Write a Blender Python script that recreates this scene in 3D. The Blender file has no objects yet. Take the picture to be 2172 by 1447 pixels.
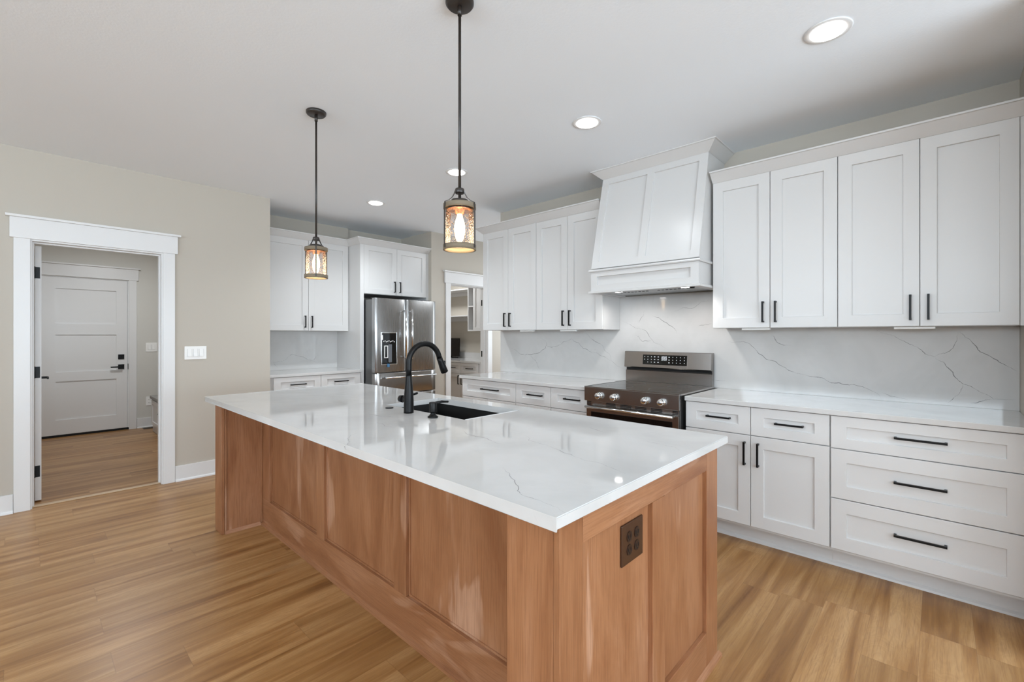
import bpy, bmesh, math, random
from mathutils import Vector, Matrix
random.seed(7)
S = bpy.context.scene
COL = S.collection
R = math.radians

# ------------------------------------------------------------------ camera, world, lights, exposure
cam_d = bpy.data.cameras.new('camera')
cam_d.sensor_width = 36.0
cam_d.lens = 36.0 * 965.61 / 2172.0
cam_d.shift_y = -12.9 / 2172.0
cam_d.clip_start = 0.02
cam = bpy.data.objects.new('camera', cam_d)
COL.objects.link(cam)
cam.location = (0, 0, 1.3346)
cam.rotation_euler = (R(90), 0, R(-46.82))
S.camera = cam
S.view_settings.view_transform = 'Standard'
S.view_settings.look = 'None'
S.view_settings.exposure = 0.13
S.view_settings.gamma = 1.0
S.view_settings.use_curve_mapping = False
S.cycles.max_bounces = 12
S.cycles.diffuse_bounces = 9
S.cycles.glossy_bounces = 5
S.cycles.transparent_max_bounces = 12
S.cycles.use_denoising = True
S.cycles.sample_clamp_indirect = 6.0
S.cycles.caustics_reflective = False
S.cycles.caustics_refractive = False

W = bpy.data.worlds.new('sky')
S.world = W
W.use_nodes = True
W.node_tree.nodes['Background'].inputs[0].default_value = (0.86, 0.93, 1.0, 1)
W.node_tree.nodes['Background'].inputs[1].default_value = 1.2


def light(name, kind, loc, energy, color=(1, 1, 1), rot=(0, 0, 0), **kw):
    l = bpy.data.lights.new(name, kind)
    l.energy = energy
    l.color = color
    for k, v in kw.items():
        setattr(l, k, v)
    o = bpy.data.objects.new(name, l)
    COL.objects.link(o)
    o.location = loc
    o.rotation_euler = rot
    return o


# added lamps at unseen windows, living ones tilted up to brighten the ceiling
light('window_fill', 'AREA', (-3.86, 0.1, 1.98), 225, (0.755, 0.89, 1.0), (0, R(-134), 0), shape='RECTANGLE', size=0.85, size_y=6.4)
light('window_fill', 'AREA', (0.2, -3.88, 1.42), 395, (0.755, 0.89, 1.0), (R(146), 0, 0), shape='RECTANGLE', size=6.0, size_y=2.1)
light('window_fill', 'AREA', (5.84, 4.1, 1.55), 19, (0.82, 0.92, 1.0), (0, R(102), 0), shape='RECTANGLE', size=1.5, size_y=1.5)  # added at the passage opening to lift the far kitchen ceiling
# recessed downlights
DL = [(2.55, 0.378), (2.555, 1.712), (2.556, 3.057), (2.556, 4.399)]
for (x, y), e_ in zip(DL, (12, 18, 44, 105)):
    light('downlight_lamp', 'SPOT', (x, y, 2.728), e_, (0.90, 0.96, 1.0), spot_size=R(142), spot_blend=0.9, shadow_soft_size=0.06)
# unseen extra downlights added over the living side to brighten the room
DL_ADDED = [(-0.9, 1.7), (-0.9, -1.0), (-2.6, 0.4), (1.2, -1.6)]
for x, y in DL_ADDED:
    light('downlight_lamp', 'SPOT', (x, y, 2.728), 32, (0.90, 0.96, 1.0), spot_size=R(142), spot_blend=0.9, shadow_soft_size=0.06)
# unseen fill lamps added to light the side rooms, no fixtures modelled
light('hall_fill', 'AREA', (0.75, 6.9, 2.66), 22, (0.95, 0.98, 1.0), (0, 0, 0), shape='DISK', size=0.3)
light('pantry_fill', 'AREA', (4.6, 6.3, 2.66), 22, (0.93, 0.97, 1.0), (0, 0, 0), shape='DISK', size=0.3)
light('passage_fill', 'AREA', (4.9, 3.6, 2.66), 22, (0.93, 0.97, 1.0), (0, 0, 0), shape='DISK', size=0.3)


# ------------------------------------------------------------------ materials
def srgb(r, g, b):
    f = lambda c: (c / 255 / 12.92) if c / 255 <= 0.04045 else ((c / 255 + 0.055) / 1.055) ** 2.4
    return (f(r), f(g), f(b), 1)


class NT:
    def __init__(self, name):
        self.m = bpy.data.materials.new(name)
        self.m.use_nodes = True
        self.t = self.m.node_tree
        self.b = self.t.nodes['Principled BSDF']
        self.out = self.t.nodes['Material Output']

    def n(self, kind, **kw):
        x = self.t.nodes.new(kind)
        for k, v in kw.items():
            setattr(x, k, v)
        return x

    def put(self, sock, v):
        if hasattr(v, 'is_linked') or isinstance(v, bpy.types.NodeSocket):
            self.t.links.new(v, sock)
        else:
            sock.default_value = v

    def math(self, op, a, b=0.0, c=0.0):
        x = self.n('ShaderNodeMath', operation=op)
        self.put(x.inputs[0], a)
        self.put(x.inputs[1], b)
        self.put(x.inputs[2], c)
        return x.outputs[0]

    def vec(self, x, y, z):
        c = self.n('ShaderNodeCombineXYZ')
        for i, v in enumerate((x, y, z)):
            self.put(c.inputs[i], v)
        return c.outputs[0]

    def pos(self):
        g = self.n('ShaderNodeNewGeometry')
        s = self.n('ShaderNodeSeparateXYZ')
        self.t.links.new(g.outputs['Position'], s.inputs[0])
        return s.outputs[0], s.outputs[1], s.outputs[2]

    def noise(self, v, scale=1.0, detail=3.0, rough=0.55, dist=0.0):
        x = self.n('ShaderNodeTexNoise')
        self.put(x.inputs['Vector'], v)
        x.inputs['Scale'].default_value = scale
        x.inputs['Detail'].default_value = detail
        x.inputs['Roughness'].default_value = rough
        x.inputs['Distortion'].default_value = dist
        return x.outputs['Fac']

    def ramp(self, f, stops):
        x = self.n('ShaderNodeValToRGB')
        self.put(x.inputs[0], f)
        e = x.color_ramp.elements
        while len(e) < len(stops):
            e.new(0.5)
        for i, (p, c) in enumerate(stops):
            e[i].position = p
            e[i].color = c if len(c) == 4 else (*c, 1)
        return x.outputs[0]

    def mix(self, f, a, b, mode='MIX'):
        x = self.n('ShaderNodeMix', data_type='RGBA', blend_type=mode)
        self.put(x.inputs[0], f)
        self.put(x.inputs[6], a)
        self.put(x.inputs[7], b)
        return x.outputs[2]

    def bump(self, h, strength=0.1, dist=0.01):
        x = self.n('ShaderNodeBump')
        x.inputs['Strength'].default_value = strength
        x.inputs['Distance'].default_value = dist
        self.put(x.inputs['Height'], h)
        self.t.links.new(x.outputs[0], self.b.inputs['Normal'])

    def set(self, **kw):
        for k, v in kw.items():
            self.put(self.b.inputs[k.replace('_', ' ')], v)
        return self


def g3(v):
    return (v, v, v, 1)


def paint(name, col, rough=0.5, bump=0.0, bscale=120.0, tint=0.0):
    m = NT(name)
    x, y, z = m.pos()
    c = col
    if tint:
        f = m.noise(m.vec(x, y, z), 1.3, 2)
        c = m.mix(f, tuple(k * (1 - tint) for k in col[:3]) + (1,), tuple(min(1, k * (1 + tint)) for k in col[:3]) + (1,))
    m.set(Base_Color=c, Roughness=rough)
    if bump:
        m.bump(m.noise(m.vec(x, y, z), bscale, 2), bump, 0.002)
    return m.m


def metal(name, col, rough, axis=None, aniso=0.0):
    m = NT(name)
    m.set(Base_Color=col, Metallic=1.0, Roughness=rough)
    if axis is not None:
        x, y, z = m.pos()
        s = [420.0, 420.0, 420.0]
        s[axis] = 3.0
        f = m.noise(m.vec(m.math('MULTIPLY', x, s[0]), m.math('MULTIPLY', y, s[1]), m.math('MULTIPLY', z, s[2])), 1.0, 2)
        m.set(Roughness=m.math('MULTIPLY_ADD', f, 0.06, rough - 0.03))
        m.bump(f, 0.012, 0.0003)
    return m.m


def emit(name, col, strength):
    m = NT(name)
    m.set(Base_Color=(0, 0, 0, 1), Emission_Color=col, Emission_Strength=strength)
    return m.m


def floor_wood():
    m = NT('oak_plank_floor')
    x, y, z = m.pos()
    PW, PL = 0.177, 1.22
    yr = m.math('DIVIDE', m.math('SUBTRACT', y, 1.832 - 20 * PW), PW)
    row = m.math('FLOOR', yr)
    fy = m.math('FRACT', yr)
    w1 = m.n('ShaderNodeTexWhiteNoise', noise_dimensions='1D')
    m.put(w1.inputs['W'], row)
    xo = m.math('ADD', m.math('DIVIDE', x, PL), m.math('MULTIPLY', w1.outputs['Value'], 7.31))
    col = m.math('FLOOR', xo)
    fx = m.math('FRACT', xo)
    w2 = m.n('ShaderNodeTexWhiteNoise', noise_dimensions='2D')
    m.put(w2.inputs['Vector'], m.vec(row, col, 0.0))
    rv = w2.outputs['Value']
    off = m.math('MULTIPLY', rv, 37.0)
    # long soft streaks
    v1 = m.vec(m.math('ADD', m.math('MULTIPLY', x, 0.8), off), m.math('MULTIPLY', y, 13.0), off)
    n1 = m.noise(v1, 1.0, 4, 0.55, 0.6)
    # cathedral figure
    warp = m.noise(m.vec(m.math('ADD', m.math('MULTIPLY', x, 2.2), off), m.math('MULTIPLY', y, 7.0), off), 1.0, 3, 0.5, 1.2)
    ring = m.math('FRACT', m.math('MULTIPLY', warp, 15.0))
    ring = m.math('SUBTRACT', 1.0, m.math('ABSOLUTE', m.math('MULTIPLY_ADD', ring, 2.0, -1.0)))
    # fine pores
    v3 = m.vec(m.math('ADD', m.math('MULTIPLY', x, 9.0), off), m.math('MULTIPLY', y, 230.0), off)
    n3 = m.noise(v3, 1.0, 3, 0.6)
    # knots
    kv = m.vec(m.math('ADD', m.math('MULTIPLY', x, 1.3), off), m.math('MULTIPLY', y, 4.5), off)
    kn = m.n('ShaderNodeTexVoronoi', feature='F1')
    m.put(kn.inputs['Vector'], kv)
    kn.inputs['Scale'].default_value = 1.0
    knot = m.ramp(kn.outputs['Distance'], [(0.03, g3(1)), (0.20, g3(0))])
    c = m.ramp(n1, [(0.26, srgb(112, 72, 35)), (0.42, srgb(152, 109, 62)), (0.56, srgb(175, 134, 86)), (0.76, srgb(192, 154, 107))])
    tone = m.ramp(rv, [(0.0, (0.83, 0.82, 0.80)), (0.5, (0.93, 0.93, 0.93)), (1.0, (1.0, 1.0, 1.02))])
    c = m.mix(1.0, c, tone, 'MULTIPLY')
    c = m.mix(m.math('MULTIPLY', ring, 0.20), c, srgb(140, 98, 60))
    c = m.mix(m.ramp(n3, [(0.36, g3(0.42)), (0.52, g3(0))]), c, srgb(132, 92, 58))
    c = m.mix(m.math('MULTIPLY', knot, 0.55), c, srgb(104, 66, 38))
    ey = m.math('MINIMUM', fy, m.math('SUBTRACT', 1.0, fy))
    ex = m.math('MINIMUM', fx, m.math('SUBTRACT', 1.0, fx))
    sy = m.math('LESS_THAN', ey, 0.006)
    sx = m.math('LESS_THAN', ex, 0.0011)
    seam = m.math('MAXIMUM', sy, sx)
    c = m.mix(m.math('MULTIPLY', seam, 0.35), c, srgb(112, 78, 48))
    m.set(Base_Color=c, Roughness=m.math('MULTIPLY_ADD', n3, 0.12, 0.27))
    m.b.inputs['Specular IOR Level'].default_value = 0.35
    m.bump(m.math('SUBTRACT', m.math('MULTIPLY', n3, 0.35), seam), 0.06, 0.002)
    return m.m


def stained_wood(name, axis, light_mix=1.0):
    """Stained maple with pale sapwood streaks; axis = grain direction."""
    m = NT(name)
    oi = m.n('ShaderNodeObjectInfo')
    rnd = m.math('MULTIPLY', oi.outputs['Random'], 41.0)
    p = m.pos()

    def sc(along, across):
        s = [across] * 3
        s[axis] = along
        return m.vec(*[m.math('ADD', m.math('MULTIPLY', p[i], s[i]), rnd) for i in range(3)])
    n1 = m.noise(sc(1.3, 4.5), 1.0, 5, 0.6, 1.4)
    sap = m.noise(sc(1.0, 4.2), 1.0, 3, 0.5, 1.0)
    fine = m.noise(sc(7.0, 240.0), 1.0, 3, 0.6)
    blot = m.noise(sc(3.0, 6.0), 1.0, 3, 0.6)
    c = m.ramp(n1, [(0.25, srgb(137, 88, 55)), (0.5, srgb(163, 114, 78)), (0.75, srgb(181, 134, 100))])
    c = m.mix(m.math('MULTIPLY', blot, 0.35), c, srgb(118, 74, 48))
    sm = m.ramp(sap, [(0.60, g3(0)), (0.625, g3(0.45 * light_mix)), (0.72, g3(0.75 * light_mix))])
    c = m.mix(sm, c, srgb(200, 160, 132))
    c = m.mix(m.ramp(fine, [(0.38, g3(0.34)), (0.55, g3(0))]), c, srgb(112, 68, 42))
    c = m.mix(1.0, c, m.ramp(oi.outputs['Random'], [(0.0, (0.86, 0.84, 0.83)), (0.5, (0.97, 0.96, 0.96)), (1.0, (1.03, 1.05, 1.09))]), 'MULTIPLY')
    m.set(Base_Color=c, Roughness=0.38)
    m.bump(fine, 0.05, 0.001)
    return m.m


def quartz():
    m = NT('white_quartz')
    x, y, z = m.pos()
    v = m.vec(x, y, z)
    cl = m.noise(v, 2.2, 4, 0.6, 0.5)
    c = m.ramp(cl, [(0.3, (0.53, 0.525, 0.515)), (0.55, (0.595, 0.587, 0.578)), (0.8, (0.615, 0.605, 0.595))])
    sp = m.noise(v, 9.0, 5, 0.7, 1.0)
    c = m.mix(m.ramp(sp, [(0.66, g3(0)), (0.76, g3(0.3))]), c, g3(0.45))
    m.set(Base_Color=c, Roughness=0.05)
    m.b.inputs['Specular IOR Level'].default_value = 0.42
    return m.m


def seeded_glass():
    m = NT('amber_seeded_glass')
    x, y, z = m.pos()
    v = m.n('ShaderNodeTexVoronoi', feature='F1')
    m.put(v.inputs['Vector'], m.vec(x, y, m.math('MULTIPLY', z, 0.6)))
    v.inputs['Scale'].default_value = 150.0
    h = m.ramp(v.outputs['Distance'], [(0.18, g3(1)), (0.42, g3(0))])
    gl = m.n('ShaderNodeBsdfGlossy')
    gl.inputs['Roughness'].default_value = 0.12
    bp = m.n('ShaderNodeBump')
    bp.inputs['Strength'].default_value = 0.8
    bp.inputs['Distance'].default_value = 0.002
    m.put(bp.inputs['Height'], h)
    m.t.links.new(bp.outputs[0], gl.inputs['Normal'])
    tr = m.n('ShaderNodeBsdfTransparent')
    m.put(tr.inputs[0], m.mix(h, (0.91, 0.86, 0.84, 1), (0.62, 0.50, 0.45, 1)))
    tl = m.n('ShaderNodeBsdfTranslucent')
    tl.inputs[0].default_value = (0.95, 0.78, 0.66, 1)
    fr = m.n('ShaderNodeFresnel')
    fr.inputs['IOR'].default_value = 1.5
    a = m.n('ShaderNodeMixShader')
    m.put(a.inputs[0], m.math('MULTIPLY', h, 0.22))
    m.t.links.new(tr.outputs[0], a.inputs[1])
    m.t.links.new(tl.outputs[0], a.inputs[2])
    b = m.n('ShaderNodeMixShader')
    m.put(b.inputs[0], fr.outputs[0])
    m.t.links.new(a.outputs[0], b.inputs[1])
    m.t.links.new(gl.outputs[0], b.inputs[2])
    m.t.links.new(b.outputs[0], m.out.inputs[0])
    return m.m


M = {}
M['floor'] = floor_wood()
M['wall'] = paint('warm_beige_wall_paint', srgb(187, 180, 169), 0.6, 0.10, 160)
M['hallwall'] = paint('pale_grey_beige_wall_paint', srgb(206, 204, 198), 0.6, 0.10, 160)
M['ceil'] = paint('white_ceiling_paint', srgb(240, 246, 252), 0.7, 0.25, 90)
M['trim'] = paint('white_trim_paint', srgb(222, 222, 222), 0.32)
M['cab'] = paint('white_cabinet_lacquer', srgb(208, 207, 206), 0.30)
M['black'] = paint('matte_black_metal', srgb(10, 10, 11), 0.38)
M['black'].node_tree.nodes['Principled BSDF'].inputs['Specular IOR Level'].default_value = 0.25
M['void'] = paint('dark_gap', srgb(8, 8, 8), 0.8)
M['bronze'] = paint('dark_bronze_metal', srgb(44, 38, 34), 0.35)
M['steel_v'] = metal('brushed_stainless_vertical', g3(0.40), 0.27, 2)
M['steel_h'] = metal('brushed_stainless_horizontal', (0.37, 0.355, 0.345, 1), 0.24, 1)
M['steel_guard'] = metal('brushed_stainless_backguard_dimmed', (0.33, 0.305, 0.29, 1), 0.22, 1)  # same range steel, darkened and browned to imitate the backguard's dimmer reflection
M['steel_dark'] = metal('grey_side_steel', g3(0.22), 0.4)
M['chrome'] = metal('polished_chrome', g3(0.75), 0.10)
M['glassblack'] = paint('black_glass', srgb(9, 9, 10), 0.05)
M['cooktop'] = paint('cooktop_glass', srgb(26, 25, 24), 0.06)
M['sink'] = paint('black_composite_sink', srgb(6, 6, 6), 0.6)
M['quartz'] = quartz()
M['vein'] = paint('grey_quartz_vein', srgb(128, 126, 126), 0.08)
M['wood_z'] = stained_wood('stained_maple_vertical', 2)
M['wood_x'] = stained_wood('stained_maple_crosswise', 0, 0.7)
M['wood_y'] = stained_wood('stained_maple_lengthwise', 1, 0.6)
M['plate'] = paint('white_plastic', srgb(240, 240, 238), 0.35)
M['pale'] = paint('pale_grey_plastic', srgb(205, 205, 205), 0.4)
M['brownplate'] = paint('brown_plastic', srgb(62, 37, 21), 0.4)
M['browndark'] = paint('dark_brown_plastic', srgb(36, 20, 13), 0.4)
M['glass'] = seeded_glass()
M['ring'] = paint('weathered_grey_wood_ring', srgb(120, 108, 90), 0.7, 0.3, 300, 0.15)
M['copper'] = metal('copper_socket', (0.62, 0.30, 0.16, 1), 0.3)
M['bulb'] = emit('glowing_bulb', (1.0, 0.74, 0.44, 1), 12)
M['lens'] = emit('lit_lens', (1, 1, 1, 1), 9)
M['lamp'] = emit('lit_hood_lamp', (1, 0.97, 0.94, 1), 12)
M['icons'] = emit('lit_icons', (0.9, 0.95, 1.0, 1), 0.9)
M['filter'] = metal('hood_filter_steel', g3(0.5), 0.35, 1)
M['threshold'] = paint('light_wood_threshold', srgb(186, 160, 130), 0.45)
M['blue'] = paint('blue_tape', srgb(60, 110, 150), 0.6)
M['greytop'] = paint('grey_bench_top', srgb(140, 138, 135), 0.5)
M['grey'] = paint('grey_plastic', srgb(96, 99, 104), 0.35)

# ------------------------------------------------------------------ mesh helpers
WORLD = {}


def box(bm, x0, x1, y0, y1, z0, z1, bev=0.0):
    g = bmesh.ops.create_cube(bm, size=1.0)
    vs = g['verts']
    for v in vs:
        v.co = Vector(((x0 + x1) / 2 + v.co.x * (x1 - x0), (y0 + y1) / 2 + v.co.y * (y1 - y0), (z0 + z1) / 2 + v.co.z * (z1 - z0)))
    if bev:
        es = list({e for v in vs for e in v.link_edges})
        bmesh.ops.bevel(bm, geom=es, offset=bev, segments=2, affect='EDGES', profile=0.5)
    return bm


def B(*a, bev=0.0):
    return box(bmesh.new(), *a, bev=bev)


def boxes(*lst, bev=0.0):
    bm = bmesh.new()
    for a in lst:
        box(bm, *a, bev=bev)
    return bm


def cyl(bm, p0, p1, r0, r1=None, seg=24, caps=True):
    r1 = r0 if r1 is None else r1
    p0, p1 = Vector(p0), Vector(p1)
    d = (p1 - p0).normalized()
    a = d.orthogonal().normalized()
    b = d.cross(a)
    rows = []
    for p, r in ((p0, r0), (p1, r1)):
        rows.append([bm.verts.new(p + (a * math.cos(t) + b * math.sin(t)) * r) for t in [2 * math.pi * i / seg for i in range(seg)]])
    for i in range(seg):
        j = (i + 1) % seg
        f = bm.faces.new((rows[0][i], rows[0][j], rows[1][j], rows[1][i]))
        f.smooth = True
    if caps:
        bm.faces.new(rows[0][::-1])
        bm.faces.new(rows[1])
    return bm


def lathe(bm, c, prof, seg=32, axis=(0, 0, 1), closed=False):
    """prof: (radius, height along axis)"""
    c = Vector(c)
    d = Vector(axis).normalized()
    a = d.orthogonal().normalized()
    b = d.cross(a)
    rows = []
    for r, h in prof:
        if r < 1e-6:
            rows.append([bm.verts.new(c + d * h)])
        else:
            rows.append([bm.verts.new(c + d * h + (a * math.cos(t) + b * math.sin(t)) * r) for t in [2 * math.pi * i / seg for i in range(seg)]])
    pairs = list(zip(rows, rows[1:])) + ([(rows[-1], rows[0])] if closed else [])
    for p, q in pairs:
        for i in range(seg):
            j = (i + 1) % seg
            vs = [p[i % len(p)], p[j % len(p)], q[j % len(q)], q[i % len(q)]]
            u = []
            for v in vs:
                if v not in u:
                    u.append(v)
            if len(u) > 2:
                f = bm.faces.new(u)
                f.smooth = True
    return bm


def tube(bm, pts, rad, seg=16, caps=True):
    pts = [Vector(p) for p in pts]
    rad = rad if isinstance(rad, (list, tuple)) else [rad] * len(pts)
    rows = []
    t0 = (pts[1] - pts[0]).normalized()
    a = t0.orthogonal().normalized()
    for i, p in enumerate(pts):
        t = (pts[min(i + 1, len(pts) - 1)] - pts[max(i - 1, 0)]).normalized()
        a = (a - t * a.dot(t)).normalized()
        b = t.cross(a)
        rows.append([bm.verts.new(p + (a * math.cos(k) + b * math.sin(k)) * rad[i]) for k in [2 * math.pi * j / seg for j in range(seg)]])
    for p, q in zip(rows, rows[1:]):
        for i in range(seg):
            j = (i + 1) % seg
            f = bm.faces.new((p[i], p[j], q[j], q[i]))
            f.smooth = True
    if caps:
        bm.faces.new(rows[0][::-1])
        bm.faces.new(rows[-1])
    return bm


def prism(bm, poly, lo, hi, axis=1):
    """extrude a polygon given in the two other axes along axis"""
    def mk(p, t):
        if axis == 1:
            return Vector((p[0], t, p[1]))
        if axis == 0:
            return Vector((t, p[0], p[1]))
        return Vector((p[0], p[1], t))
    a = [bm.verts.new(mk(p, lo)) for p in poly]
    b = [bm.verts.new(mk(p, hi)) for p in poly]
    n = len(poly)
    bm.faces.new(a)
    bm.faces.new(b[::-1])
    for i in range(n):
        j = (i + 1) % n
        bm.faces.new((a[i], b[i], b[j], a[j]))
    return bm


def relief(bm, mp, us, ws, depth):
    """Grid relief: depth(i,j) of each cell between us[i..i+1], ws[j..j+1]; mp(u,w,d) -> world. Closed at the back (d=0)."""
    nu, nw = len(us) - 1, len(ws) - 1
    D = lambda i, j: depth(i, j) if 0 <= i < nu and 0 <= j < nw else 0.0
    q = lambda *c: bm.faces.new([bm.verts.new(mp(*k)) for k in c])
    for i in range(nu):
        for j in range(nw):
            d = D(i, j)
            if d <= 0:
                continue
            u0, u1, w0, w1 = us[i], us[i + 1], ws[j], ws[j + 1]
            q((u0, w0, d), (u1, w0, d), (u1, w1, d), (u0, w1, d))
            q((u0, w0, 0), (u0, w1, 0), (u1, w1, 0), (u1, w0, 0))
            for (a, b, dd) in (((u0, w0), (u0, w1), D(i - 1, j)), ((u1, w0), (u1, w1), D(i + 1, j)), ((u0, w0), (u1, w0), D(i, j - 1)), ((u0, w1), (u1, w1), D(i, j + 1))):
                if dd < d:
                    q((*a, dd), (*b, dd), (*b, d), (*a, d))
    bmesh.ops.remove_doubles(bm, verts=bm.verts, dist=1e-5)
    return bm


def shaker(bm, mp, u0, u1, w0, w1, t=0.02, stile=0.066, rail=0.066, rec=0.012, bev=0.0013):
    """closed loops: framed door or drawer front with a recessed flat panel and eased edges"""
    def loop(i, k, d):
        return [bm.verts.new(mp(*c)) for c in ((u0 + i, w0 + k, d), (u1 - i, w0 + k, d), (u1 - i, w1 - k, d), (u0 + i, w1 - k, d))]
    L = [loop(0, 0, 0), loop(0, 0, t - bev), loop(bev, bev, t), loop(stile - bev, rail - bev, t), loop(stile, rail, t - bev), loop(stile + 0.001, rail + 0.001, t - rec)]
    for a, b in zip(L, L[1:]):
        for i in range(4):
            j = (i + 1) % 4
            bm.faces.new((a[i], a[j], b[j], b[i]))
    bm.faces.new(L[-1])
    bm.faces.new(L[0][::-1])
    return bm


def at_x(X):
    return lambda u, w, d: Vector((X - d, u, w))


def at_y(Y):
    return lambda u, w, d: Vector((u, Y - d, w))


def pull(bm, mp, u, w, length, vertical, t=0.02, th=0.0105, out=0.031):
    """square bar pull with a post at each end"""
    h = length / 2
    def bx(ua, ub, wa, wb, da, db):
        vs = [bm.verts.new(mp(a, b, c)) for a in (ua, ub) for b in (wa, wb) for c in (da, db)]
        for f in ((0, 1, 3, 2), (4, 6, 7, 5), (0, 4, 5, 1), (2, 3, 7, 6), (0, 2, 6, 4), (1, 5, 7, 3)):
            bm.faces.new([vs[i] for i in f])
    r = th / 2
    if vertical:
        bx(u - r, u + r, w - h, w + h, t + out - th, t + out)
        for s in (-1, 1):
            c = w + s * (h - r)
            bx(u - r, u + r, c - r, c + r, t, t + out - th)
    else:
        bx(u - h, u + h, w - r, w + r, t + out - th, t + out)
        for s in (-1, 1):
            c = u + s * (h - r)
            bx(c - r, c + r, w - r, w + r, t, t + out - th)
    return bm


def offset_path(path, o):
    """mitred offset of an open plan polyline to its right-hand side"""
    P = [Vector(p) for p in path]
    res = []
    nrm = []
    for a, b in zip(P, P[1:]):
        d = (b - a).normalized()
        nrm.append(Vector((d.y, -d.x)))
    for i, p in enumerate(P):
        if i == 0:
            res.append(p + nrm[0] * o)
        elif i == len(P) - 1:
            res.append(p + nrm[-1] * o)
        else:
            n = nrm[i - 1] + nrm[i]
            res.append(p + n * (o / (n.dot(nrm[i]))))
    return res


def sweep(bm, path, prof):
    """closed profile [(outward offset, z)] swept round a plan polyline with mitred corners"""
    cols = [[bm.verts.new((p.x, p.y, z)) for p in offset_path(path, o)] for o, z in prof]
    n = len(cols)
    for k in range(n):
        a, b = cols[k], cols[(k + 1) % n]
        for i in range(len(path) - 1):
            bm.faces.new((a[i], a[i + 1], b[i + 1], b[i]))
    bm.faces.new([c[0] for c in cols])
    bm.faces.new([c[-1] for c in cols][::-1])
    return bm


def obj(name, bm, mat, parent=None, bevel=0.0, smooth=False):
    bmesh.ops.recalc_face_normals(bm, faces=bm.faces)
    lo = Vector((min(v.co.x for v in bm.verts), min(v.co.y for v in bm.verts), min(v.co.z for v in bm.verts)))
    hi = Vector((max(v.co.x for v in bm.verts), max(v.co.y for v in bm.verts), max(v.co.z for v in bm.verts)))
    c = (lo + hi) / 2
    bmesh.ops.translate(bm, verts=bm.verts, vec=-c)
    me = bpy.data.meshes.new(name)
    bm.to_mesh(me)
    bm.free()
    for mm in (mat if isinstance(mat, (list, tuple)) else [mat]):
        me.materials.append(M[mm])
    o = bpy.data.objects.new(name, me)
    COL.objects.link(o)
    if parent is not None:
        o.parent = parent
        o.location = c - WORLD[parent.name]
    else:
        o.location = c
    WORLD[o.name] = c
    if bevel:
        md = o.modifiers.new('bevel', 'BEVEL')
        md.width = bevel
        md.segments = 2
        md.limit_method = 'ANGLE'
    return o


def tag(o, label, cat, group=None):
    o['label'] = label
    o['category'] = cat
    if group:
        o['group'] = group
    return o


def thing(name, label, cat, loc, group=None):
    o = bpy.data.objects.new(name, None)
    o.empty_display_size = 0.1
    COL.objects.link(o)
    o.location = loc
    WORLD[o.name] = Vector(loc)
    return tag(o, label, cat, group)


def struct(name, bm, mat, parent=None, label=None):
    o = obj(name, bm, mat, parent)
    if parent is None:
        o['kind'] = 'structure'
    return o


def duplicate(src, delta, label):
    """a copy of a thing with copies of its parts and sub-parts"""
    def rec(o, parent):
        c = o.copy()
        COL.objects.link(c)
        c.parent = parent
        WORLD[c.name] = WORLD[o.name] + Vector(delta)
        for ch in list(o.children):
            rec(ch, c)
        return c
    r = rec(src, None)
    r.location = Vector(src.location) + Vector(delta)
    r['label'] = label
    return r


# ------------------------------------------------------------------ room shell
ZC = 2.751
DW = 5.0675          # plane of the doorway wall and of the pantry wall
XW = 3.765           # range wall
RY = -0.325          # stub wall at the right
struct('floor', B(-4.2, 6.2, -4.2, 8.6, -0.06, 0.0), 'floor')
struct('ceiling', B(-4.2, 6.2, -4.2, 8.6, ZC, ZC + 0.08), 'ceil')
DT = 0.14
DX0, DX1, DZ = 0.028, 0.822, 2.055    # doorway clear opening
struct('wall_left', boxes((-4.0, DX0 - 0.02, DW, DW + DT, 0, ZC), (DX1 + 0.02, 1.7284, DW, DW + DT, 0, ZC), (DX0 - 0.02, DX1 + 0.02, DW, DW + DT, DZ + 0.02, ZC)), 'wall')
struct('wall_return', B(1.60, 1.7284, DW + DT, 5.745, 0, ZC), 'wall')
struct('wall_back', boxes((1.60, 2.93, 5.745, 5.865, 0, ZC), (2.93, 3.787, 5.80, 5.92, 0, ZC)), 'wall')
PX0, PX1 = 4.125, 4.835
struct('wall_pantry', boxes((3.787, PX0 - 0.02, DW, DW + DT, 0, ZC), (PX1 + 0.02, 6.0, DW, DW + DT, 0, ZC), (PX0 - 0.02, PX1 + 0.02, DW, DW + DT, DZ + 0.02, ZC)), 'wall')
struct('wall_alcove', B(3.787, 3.907, DW + DT, 5.91, 0, ZC), 'wall')
struct('wall_range', B(XW, XW + 0.12, RY - 0.12, 3.715, 0, ZC), 'wall')
struct('wall_right', B(2.80, XW, RY - 0.12, RY, 0, ZC), 'wall')
struct('wall_passage', boxes((5.9, 6.0, -4.0, 3.3, 0, ZC), (5.9, 6.0, 4.9, DW, 0, ZC), (5.9, 6.0, 3.3, 4.9, 0, 0.75), (5.9, 6.0, 3.3, 4.9, 2.35, ZC)), 'wall')
struct('window_7', boxes((5.93, 5.99, 3.3, 3.36, 0.75, 2.35), (5.93, 5.99, 4.84, 4.9, 0.75, 2.35), (5.93, 5.99, 3.36, 4.84, 0.75, 0.81), (5.93, 5.99, 3.36, 4.84, 2.29, 2.35), (5.93, 5.99, 4.07, 4.13, 0.81, 2.29)), 'trim')  # unseen window added so light reaches the far kitchen
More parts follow.
